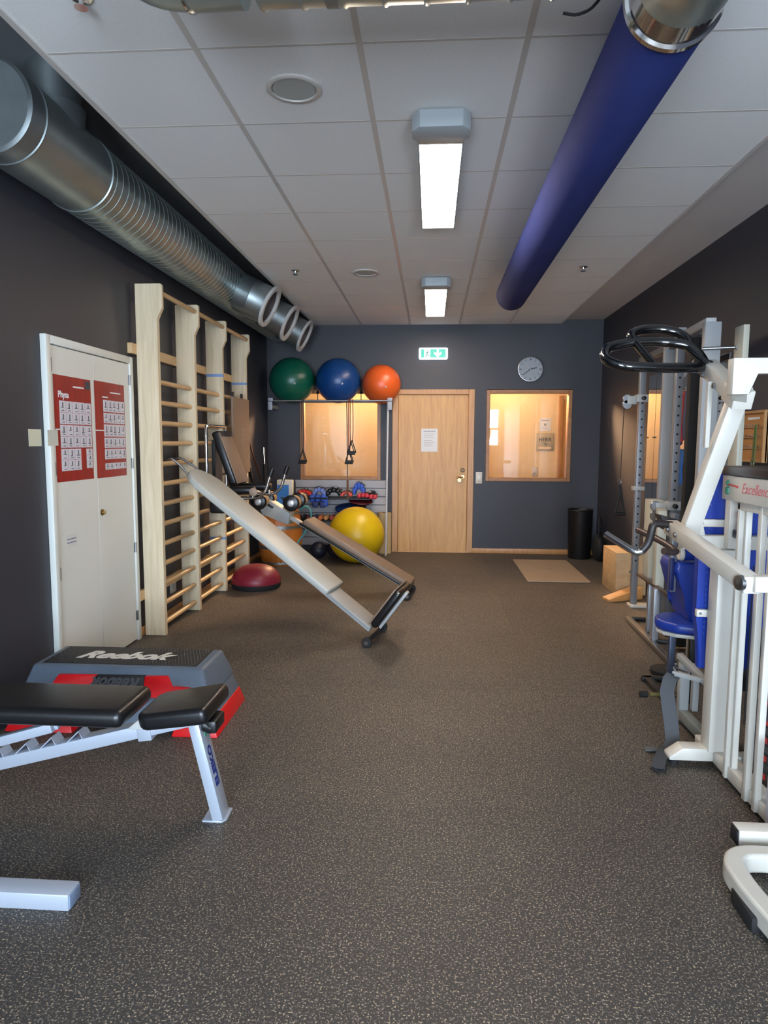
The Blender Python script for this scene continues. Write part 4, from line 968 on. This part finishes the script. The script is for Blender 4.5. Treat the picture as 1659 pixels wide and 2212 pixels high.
t = thing('stirrup', 'black stirrup handle hanging from the far pulley of the cable machine', 'handle', (1.59, 5.86, .80))
MB().tube([(1.592, 5.86, 1.085), (1.575, 5.86, 1.07), (1.585, 5.86, 1.045), (1.602, 5.86, 1.06), (1.592, 5.86, 1.085)], .005, 8).build('snap_hook', M_CHROME, t)
MB().tube([(1.59, 5.86, 1.045), (1.588, 5.85, .95), (1.555, 5.845, .80), (1.632, 5.845, .80), (1.604, 5.85, .95), (1.59, 5.86, 1.045)], .011, 8).build('webbing', M_RUBBER, t)
MB().cyl((1.548, 5.845, .795), (1.638, 5.845, .795), .017).build('grip', M_BLACKP, t)
tag(MB().tube([(1.602, 4.98, .84), (1.595, 4.98, .82), (1.60, 4.98, .80), (1.61, 4.98, .82), (1.602, 4.98, .84)], .004, 8).tube([(1.602, 4.98, .80), (1.600, 4.98, .775)], .004, 8).build('snap_hook', M_CHROME), 'small chrome snap hook hanging from the near pulley of the cable machine', 'snap hook')

# ------------------------------------------------------------------ key board and posters on the right wall
t = thing('wood_rack_board', 'framed honey coloured wooden board with three rows of small hooks on the right wall', 'board', (XR, 4.50, 1.28))
ya, yb, za, zb = 4.345, 4.715, 1.275, 1.600
MB().box((XR-.012, ya, za), (XR, yb, zb)).build('back_board', wood_mat('honey_board', (176, 122, 62), (196, 142, 80), .45, (8, 2, 8), 2), t)
fr = MB()
for a, b, c, e in ((ya, ya+.018, za, zb), (yb-.018, yb, za, zb), (ya+.018, yb-.018, za, za+.016), (ya+.018, yb-.018, zb-.016, zb)): fr.box((XR-.030, a, c), (XR-.001, b, e), .002, 1)
fr.build('frame', M_OAKTRIM, t)
MB().box((XR-.0135, 4.44, 1.545), (XR-.0115, 4.60, 1.560)).build('title_strip', M_PAPER, t)
for z in (1.505, 1.440, 1.372):
    r_ = MB().box((XR-.022, ya+.02, z-.014), (XR-.012, yb-.03, z), .002, 1).build('hook_rail', M_OAKTRIM, t)
    for k in range(8):
        y = yb-.05-.038*k
        MB().tube([(XR-.02, y, z), (XR-.036, y, z-.002), (XR-.038, y, z+.012)], .0025, 6).build('small_hook', M_CHROME, r_)
t = thing('green_cord', 'thin green cord hanging over the wooden hook board', 'cord', (XR-.04, 4.42, 1.22))
MB().tube([(XR-.038, 4.435, 1.51), (XR-.045, 4.43, 1.40), (XR-.05, 4.425, 1.28), (XR-.05, 4.42, 1.24), (XR-.05, 4.40, 1.28), (XR-.045, 4.405, 1.40), (XR-.038, 4.425, 1.51)], .005, 8, 4).build('cord', mat('moss_cord', (90, 100, 50), .7), t)
MB().tube([(XR-.05, 4.42, 1.30), (XR-.05, 4.44, 1.27), (XR-.05, 4.42, 1.245), (XR-.05, 4.40, 1.27), (XR-.05, 4.42, 1.30)], .004, 8, 3).build('ring', M_STEEL, t)
t = thing('dark_poster', 'dark green poster with small photographs on the right wall beside the hook board', 'poster', (XR, 4.93, 1.30))
MB().box((XR-.0035, 4.775, 1.285), (XR, 5.06, 1.665)).build('sheet', mat('dark_green_print', (28, 44, 46), .4), t)
MB().box((XR-.0045, 4.80, 1.33), (XR-.0034, 4.83, 1.64)).build('stripe', mat('teal_print', (40, 74, 70), .4), t)
for k, (a, b, c, e, cl) in enumerate(((4.85, 4.91, 1.565, 1.62, (110, 116, 116)), (4.85, 4.87, 1.50, 1.55, (170, 176, 170)), (4.88, 4.92, 1.50, 1.55, (130, 140, 134)), (4.83, 4.86, 1.445, 1.475, (176, 164, 130)), (4.88, 4.95, 1.395, 1.42, (130, 110, 96)), (4.84, 4.89, 1.33, 1.365, (150, 160, 160)))):
    MB().box((XR-.0046, a, c), (XR-.0034, b, e)).build('photo', mat('poster_photo_%d' % k, cl, .4), t)

# ================================================================== BLUE SEATED MACHINE
t = thing('blue_seat_machine', 'seated machine with blue seat and blue back pad behind the white machine', 'exercise machine', (1.33, 3.6, 0))
q = MB()
sp = [(1.195, 3.62), (1.215, 3.70), (1.27, 3.76), (1.36, 3.78), (1.50, 3.76), (1.50, 3.50), (1.36, 3.46), (1.26, 3.50), (1.21, 3.56)]
q.prism([(x, y, .420) for x, y in sp], (0, 0, .055), .02, 4).build('seat', M_NAVY, t)
MB().prism([(x*.94+.08, y*.9+.362, .400) for x, y in sp], (0, 0, .018), .003).build('seat_board', M_WHITE, t)
MB().box((1.268, 3.60, .02), (1.300, 3.635, .42), .004).build('seat_post', mat('seat_post_blue_grey', (84, 92, 112), .4, metal=.4), t)
MB().prism([(1.275, 3.55, .785), (1.262, 3.55, .745), (1.285, 3.55, .68), (1.310, 3.55, .61), (1.335, 3.55, .54), (1.345, 3.55, .47), (1.42, 3.55, .47), (1.42, 3.55, .785)], (0, .26, 0), .014, 3).build('back_pad', M_NAVY, t)
MB().cyl((1.285, 3.52, .838), (1.40, 3.52, .838), .036, seg=28).build('roller_pad', M_NAVY, t)
MB().lathe([(0, .032), (.012, .038), (.02, .036)], (1.262, 3.52, .838), (1, 0, 0), 28).build('roller_cap', M_WHITE, t)
MB().box((1.255, 3.60, .62), (1.285, 3.64, 1.03), .004).build('upright', M_POST, t)
MB().box((1.245, 3.58, .63), (1.268, 3.60, .80), .004).build('blue_sleeve', mat('deep_blue_coat', (22, 34, 92), .5), t)
MB().prism([(1.155, 3.50, 1.035), (1.19, 3.50, .955), (1.285, 3.50, .915), (1.285, 3.50, 1.0)], (0, .10, 0), .004).build('weight_cover', mat('dark_cover', (58, 54, 52), .5), t)
MB().box((1.245, 3.36, .02), (1.29, 3.405, .31), .004).build('front_post', M_GREYCOAT, t)
MB().box((1.315, 3.38, .06), (1.345, 3.415, .30), .004).build('front_post', M_PALE, t)
MB().bar((1.255, 3.42, .335), (1.30, 3.00, .27), .03, .03, (1, 0, 0), .003).build('brace', M_GREYCOAT, t)
MB().bar((1.155, 3.22, .312), (1.28, 3.10, .312), .022, .022, (0, 0, 1), .004).build('pull_lever', M_GREYCOAT, t)
MB().tube([(1.18, 3.28, .32), (1.185, 3.26, .30), (1.155, 3.22, .290), (1.15, 3.20, .31)], .006, 8).tube([(1.18, 3.28, .32), (1.205, 3.25, .315), (1.225, 3.22, .315)], .006, 8).build('clamp', M_CHROME, t)
MB().cyl((1.175, 3.60, .062), (1.42, 3.60, .062), .012, seg=12).build('floor_roller_bar', mat('olive_steel', (120, 108, 66), .4, metal=.5), t)
MB().cyl((1.125, 3.60, .062), (1.165, 3.60, .062), .017, seg=14).build('end_cap', M_RUBBER, t)
MB().bar((1.268, 3.40, .050), (1.272, 3.06, .050), .045, .05, (1, 0, 0), .004).build('floor_rail', mat('grey_green_coat', (128, 134, 128), .42), t)
MB().box((1.26, 3.62, 0), (1.31, 4.0, .03), .004).box((1.25, 3.96, 0), (1.60, 4.0, .03), .004).build('rear_foot', M_BLACKP, t)
MB().box((1.36, 3.56, .03), (1.40, 3.60, .42), .004).build('rear_post', M_BLACKP, t)
# small weights left on the floor behind
t = thing('weight_disc', 'black cast weight disc lying on the floor below the blue seat', 'weight disc', (1.45, 4.05, 0))
MB().lathe([(0, .085), (.006, .095), (.03, .095), (.034, .088), (.03, .05), (.034, .035), (.034, .016)], (1.44, 4.12, 0), (0, 0, 1), 36).build('disc', M_RUBBER, t)
MB().lathe([(0, .016), (.037, .014)], (1.44, 4.12, 0), (0, 0, 1), 20).build('hub', M_CHROME, t)

# ================================================================== WHITE EXCELLENCE MACHINE
t = thing('multi_gym', 'tall white multi gym with Excellence lettering, black dip handles and blue cover', 'exercise machine', (1.27, 2.6, 0))
MB().box((1.199, 2.885, .075), (1.298, 2.975, .955), .006).build('main_post', M_WHITE, t)
MB().prism([(1.045, 2.90, .030), (1.30, 2.90, .030), (1.30, 2.90, .085), (1.10, 2.90, .085), (1.046, 2.90, .045)], (0, .075, 0), .004, 2).build('foot', M_WHITE, t)
MB().lathe([(0, .02), (.03, .02)], (1.075, 2.935, 0), (0, 0, 1), 16).build('rubber_foot', M_RUBBER, t)
MB().lathe([(0, .02), (.028, .02)], (1.26, 2.37, 0), (0, 0, 1), 16).build('rubber_foot', M_RUBBER, t)
MB().box((1.225, 2.30, .028), (1.30, 2.90, .082), .004).build('base_rail', M_WHITE, t)
MB().box((1.205, 2.975, .03), (1.28, 3.055, .085), .004).build('base_stub', M_WHITE, t)
for yb in (2.34, 2.84): MB().box((1.30, yb, .028), (1.62, yb+.06, .082), .004).build('base_cross', M_WHITE, t)
for x, y, w_ in ((1.214, 2.765, .022), (1.232, 2.745, .020), (1.212, 2.585, .030), (1.212, 2.505, .026)):
    MB().box((x, y-w_/2, .03), (x+.024, y+w_/2, 1.165 if y > 2.52 else 1.165), .003).build('guide_tube', M_WHITE, t)
MB().box((1.206, 2.335, .03), (1.25, 2.40, .34), .004).build('front_stub', mat('lavender_white', (204, 206, 220), .35), t)
MB().box((1.214, 2.46, 1.135), (1.262, 2.79, 1.172), .004).build('guide_cap', M_WHITE, t)
# header box
hd = MB().box((1.198, 2.30, 1.168), (1.262, 2.892, 1.268), .004).build('header_box', M_WHITE, t)
MB().box((1.190, 2.28, 1.270), (1.42, 2.905, 1.305), .006).build('header_top', mat('dark_top', (52, 44, 44), .35), t)
text('lettering', 'Excellence', .058, (1.1972, 2.715, 1.205), (0, -1, 0), (0, 0, 1), mat('script_red', (212, 108, 108), .5), hd, shear=.35, offset=-.0005, sx=.95)
MB().lathe([(0, .006), (.006, .012), (.028, .012), (.032, .004), (.036, .004), (.040, .010), (.054, .010), (.060, .005)], (1.200, 2.836, 1.19), (0, 0, 1), 16).build('logo_green', mat('logo_green', (50, 110, 84), .5), hd)
MB().cyl((1.1975, 2.828, 1.232), (1.1975, 2.745, 1.226), .0035, seg=8).build('logo_red', mat('logo_red', (200, 40, 44), .5), hd)
MB().box((1.232, 2.885, .96), (1.275, 2.935, 1.17), .004).build('header_post', M_WHITE, t)
MB().lathe([(0, .016), (.012, .022), (.03, .022), (.036, .016)], (1.262, 2.83, 1.085), (0, 0, 1), 20).build('red_stop', M_RED, t)
MB().box((1.248, 2.815, 1.045), (1.276, 2.845, 1.078), .003).build('bolt_block', M_GALV2, t)
MB().box((1.235, 2.80, 1.012), (1.288, 2.86, 1.045), .004).build('spring_block', M_BLACKP, t)
MB().prism([(1.066, 2.925, .950), (1.64, 2.925, .950), (1.64, 2.925, 1.008), (1.130, 2.925, 1.008), (1.066, 2.925, .975)], (0, .06, 0), .004, 2).build('cross_beam', M_WHITE, t)
MB().bar((1.085, 2.955, .985), (1.215, 2.80, 1.625), .068, .055, (1, 0, 0), .005).build('leaning_post', M_WHITE, t)
MB().bar((1.090, 2.80, 1.64), (1.112, 2.86, 1.38), .018, .024, (1, 0, 0), .003).bar((1.118, 2.95, 1.15), (1.150, 2.95, 1.0), .018, .024, (0, 1, 0), .003).build('thin_strut', M_WHITE, t)
cl = MB().bar((1.125, 2.925, 1.710), (1.125, 2.585, 1.555), .062, .060, (1, 0, 0), .004).build('clamp_arm', M_WHITE, t)
MB().bar((1.125, 2.675, 1.596), (1.125, 2.575, 1.550), .072, .070, (1, 0, 0), .004).build('clamp_sleeve', M_WHITE, cl)
for y, z in ((2.88, 1.672), (2.76, 1.618)):
    MB().lathe([(0, .012), (.008, .010)], (1.093, y, z), (-1, 0, 0), 8).build('bolt', M_STEEL, cl)
MB().prism([(1.035, 2.46, 1.690), (1.50, 2.46, 1.690), (1.50, 2.46, 1.640), (1.115, 2.46, 1.640), (1.095, 2.46, 1.565), (1.035, 2.46, 1.565)], (0, .05, 0), .004, 2).build('top_arm', M_WHITE, t)
MB().bar((1.12, 2.60, 1.565), (1.075, 2.50, 1.60), .05, .05, (0, 0, 1), .004).build('top_joint', M_WHITE, t)
# upper black handles
MB().tube([(1.11, 2.90, 1.700), (1.04, 2.84, 1.697), (.94, 2.82, 1.693), (.84, 2.81, 1.695), (.76, 2.81, 1.700), (.706, 2.835, 1.722), (.700, 2.88, 1.752), (.725, 2.92, 1.785), (.78, 2.94, 1.802), (.85, 2.945, 1.812), (.95, 2.95, 1.812), (1.04, 2.93, 1.795), (1.085, 2.91, 1.755), (1.11, 2.90, 1.71)], .0200, 14, 4).build('dip_handle', M_GLOSSBLACK, t)
MB().tube([(.83, 2.945, 1.812), (.83, 2.97, 1.845), (.875, 3.0, 1.868), (.945, 3.01, 1.874), (1.01, 3.0, 1.862), (1.05, 2.98, 1.835), (1.065, 2.95, 1.79)], .0195, 14, 4).build('upper_handle', M_GLOSSBLACK, t)
MB().tube([(.838, 2.94, 1.808), (.855, 2.88, 1.760), (.885, 2.825, 1.700)], .016, 12).build('handle_brace', M_GLOSSBLACK, t)
MB().tube([(1.035, 2.94, 1.80), (1.06, 2.89, 1.755), (1.10, 2.86, 1.71)], .016, 12).build('handle_brace', M_GLOSSBLACK, t)
MB().bar((1.06, 2.92, 1.715), (1.135, 2.90, 1.70), .07, .055, (0, 1, 0), .014, 3).build('handle_socket', M_BLACKP, t)
# lever arm
lv = MB().bar((1.03, 2.985, 1.040), (1.03, 2.215, .945), .055, .058, (1, 0, 0), .005).build('lever_arm', M_WHITE, t)
MB().bar((1.03, 2.225, .950), (1.60, 2.225, .962), .050, .052, (0, 1, 0), .005).build('lever_cross', M_WHITE, t)
MB().lathe([(0, .026), (.012, .024), (.016, .012)], (1.003, 2.235, .950), (-1, -.2, 0), 24).build('pivot_bolt', M_STEEL, t)
for y in (2.93, 2.84): MB().lathe([(0, .011), (.007, .009)], (1.001, y, 1.032-.01*(2.93-y)/.09), (-1, 0, 0), 8).build('bolt', M_STEEL, lv)
MB().tube([(1.02, 2.94, 1.050), (.96, 2.93, 1.058), (.938, 2.925, 1.050), (.930, 2.92, 1.020), (.915, 2.91, .975), (.890, 2.91, .942)], .0165, 14, 4).build('lower_handle', mat('dark_brown_grip', (38, 32, 30), .45), t)
MB().tube([(.895, 2.91, .945), (.875, 2.915, .936), (.85, 2.93, .945), (.768, 3.02, .998)], .0155, 14, 3).build('chrome_grip', M_CHROME, t)
MB().tube([(1.0, 2.965, .935), (1.07, 3.02, .925), (1.04, 3.12, .955), (.982, 3.28, .985)], .015, 14, 3).build('rear_grip', mat('dark_brown_steel', (84, 70, 64), .4, metal=.4), t)
# blue cover with stitching and brackets
q = MB().prism([(1.170, 3.02, .64), (1.184, 3.02, .54), (1.190, 3.02, .40), (1.47, 3.02, .40), (1.47, 3.02, 1.30), (1.235, 3.02, 1.30), (1.205, 3.02, 1.285), (1.180, 3.02, 1.16), (1.168, 3.02, 1.02)], (0, .045, 0), .012, 3)
cv = q.build('weight_cover', M_NAVY, t)
for k in range(30):
    z = .56+.0245*k
    MB().box((1.205+.0008*max(0, k-20), 3.0185, z), (1.2075+.0008*max(0, k-20), 3.0205, z+.011)).build('stitch', mat('stitch_grey', (90, 104, 160), .7), cv)
MB().box((1.235, 3.03, .30), (1.45, 3.06, .41), .004).build('cover_base', M_BLACKP, t)
MB().lathe([(0, .014), (.004, .014)], (1.30, 3.02, .46), (0, -1, 0), 16).build('cover_hole', M_BLACKP, cv)
for z in (1.055, .660):
    b_ = MB().box((1.148 if z > 1 else 1.160, 2.985, z-.016), (1.30, 3.012, z+.016), .003).build('bracket', M_WHITE, t)
    MB().lathe([(0, .006), (.004, .005)], (1.163 if z > 1 else 1.175, 2.985, z), (0, -1, 0), 10).build('bolt', M_STEEL, b_)
# weight stack
for k in range(16):
    z = .085+.0365*k
    p_ = MB().box((1.31, 2.43, z), (1.42, 2.74, z+.034), .003, 1).build('weight_plate', mat('plate_black', (20, 20, 22), .35), t)
    if k % 2 == 0: MB().box((1.3085, 2.625, z+.006), (1.311, 2.66, z+.028)).build('red_number', M_RED, p_)
for y in (2.48, 2.69): MB().cyl((1.365, y, .08), (1.365, y, 1.17), .010, seg=12).build('guide_rod', M_CHROME, t)
MB().box((1.32, 2.46, .69), (1.41, 2.71, .73), .004).build('stack_top', M_WHITE, t)
MB().cyl((1.236, 2.66, .93), (1.236, 2.66, .30), .003, seg=6).build('cable', M_RUBBER, t)
MB().tube([(1.300, 2.60, .60), (1.297, 2.59, .52), (1.299, 2.60, .44), (1.303, 2.605, .40), (1.297, 2.61, .34)], .009, 8, 4).build('coiled_pin_cord', M_RUBBER, t)

t = thing('ankle_strap', 'grey webbing strap with buckle hanging from the clamp onto the floor', 'strap', (1.08, 3.0, 0))
MB().strip([(1.158, 3.22, .300), (1.135, 3.20, .285), (1.118, 3.18, .235), (1.116, 3.14, .175), (1.118, 3.10, .10), (1.112, 3.06, .045), (1.09, 3.03, .022), (1.06, 3.00, .016)], .062, .006, (.9, -.35, 0)).build('webbing', mat('strap_grey', (66, 70, 74), .75), t)
MB().strip([(1.075, 3.03, .03), (1.04, 2.97, .028), (1.00, 2.90, .022), (.982, 2.855, .012)], .055, .008, (.8, -.5, .1)).build('padded_cuff', mat('cuff_grey', (56, 60, 64), .8), t)
MB().strip([(1.06, 3.03, .012), (1.02, 3.045, .014), (.985, 3.05, .01)], .04, .006, (0, 1, 0)).build('loose_end', mat('cuff_light', (84, 88, 88), .8), t)
MB().tube([(.955, 2.86, .010), (.975, 2.83, .010), (1.005, 2.84, .010), (.990, 2.87, .010)], .006, 8, closed=True).build('buckle', M_RUBBER, t)

# ------------------------------------------------------------------ foreground frame bottom right
t = thing('white_floor_frame', 'white rounded tube floor frame with black pads at the lower right edge', 'machine base', (1.0, 2.1, 0))
cp = [(1.45, 2.165), (1.15, 2.165), (1.05, 2.165), (1.0, 2.145), (.972, 2.10), (.965, 2.04), (.968, 1.95), (.985, 1.80), (1.01, 1.60), (1.04, 1.35)]
P_ = [V((x, y, .052)) for x, y in cp]
Q = []
for i in range(len(P_)-1):
    a = P_[i-1] if i else P_[i]*2-P_[i+1]; b, c = P_[i], P_[i+1]; e = P_[i+2] if i+2 < len(P_) else c*2-b
    for k in range(6):
        u = k/6; Q.append(.5*((2*b)+(c-a)*u+(2*a-5*b+4*c-e)*u*u+(3*b-a-3*c+e)*u**3))
Q.append(P_[-1])
fr = MB().strip(Q, .062, .064, [tuple((Q[min(i+1, len(Q)-1)]-Q[max(i-1, 0)]).cross(V((0, 0, 1)))) for i in range(len(Q))]).build('curved_tube', M_WHITE, t)
bm_ = fr.modifiers.new('soft', 'BEVEL'); bm_.width = .010; bm_.segments = 3; bm_.limit_method = 'ANGLE'
MB().box((.928, 1.88, 0), (.985, 2.02, .05), .008).build('rubber_pad', M_RUBBER, t)
MB().box((1.05, 2.245, .028), (1.55, 2.305, .10), .004).build('cross_tube', M_WHITE, t)
MB().box((1.044, 2.249, .045), (1.052, 2.301, .097), .002).build('end_cap', M_RUBBER, t)
MB().box((1.06, 2.255, 0), (1.11, 2.30, .03), .004).build('rubber_foot', M_RUBBER, t)
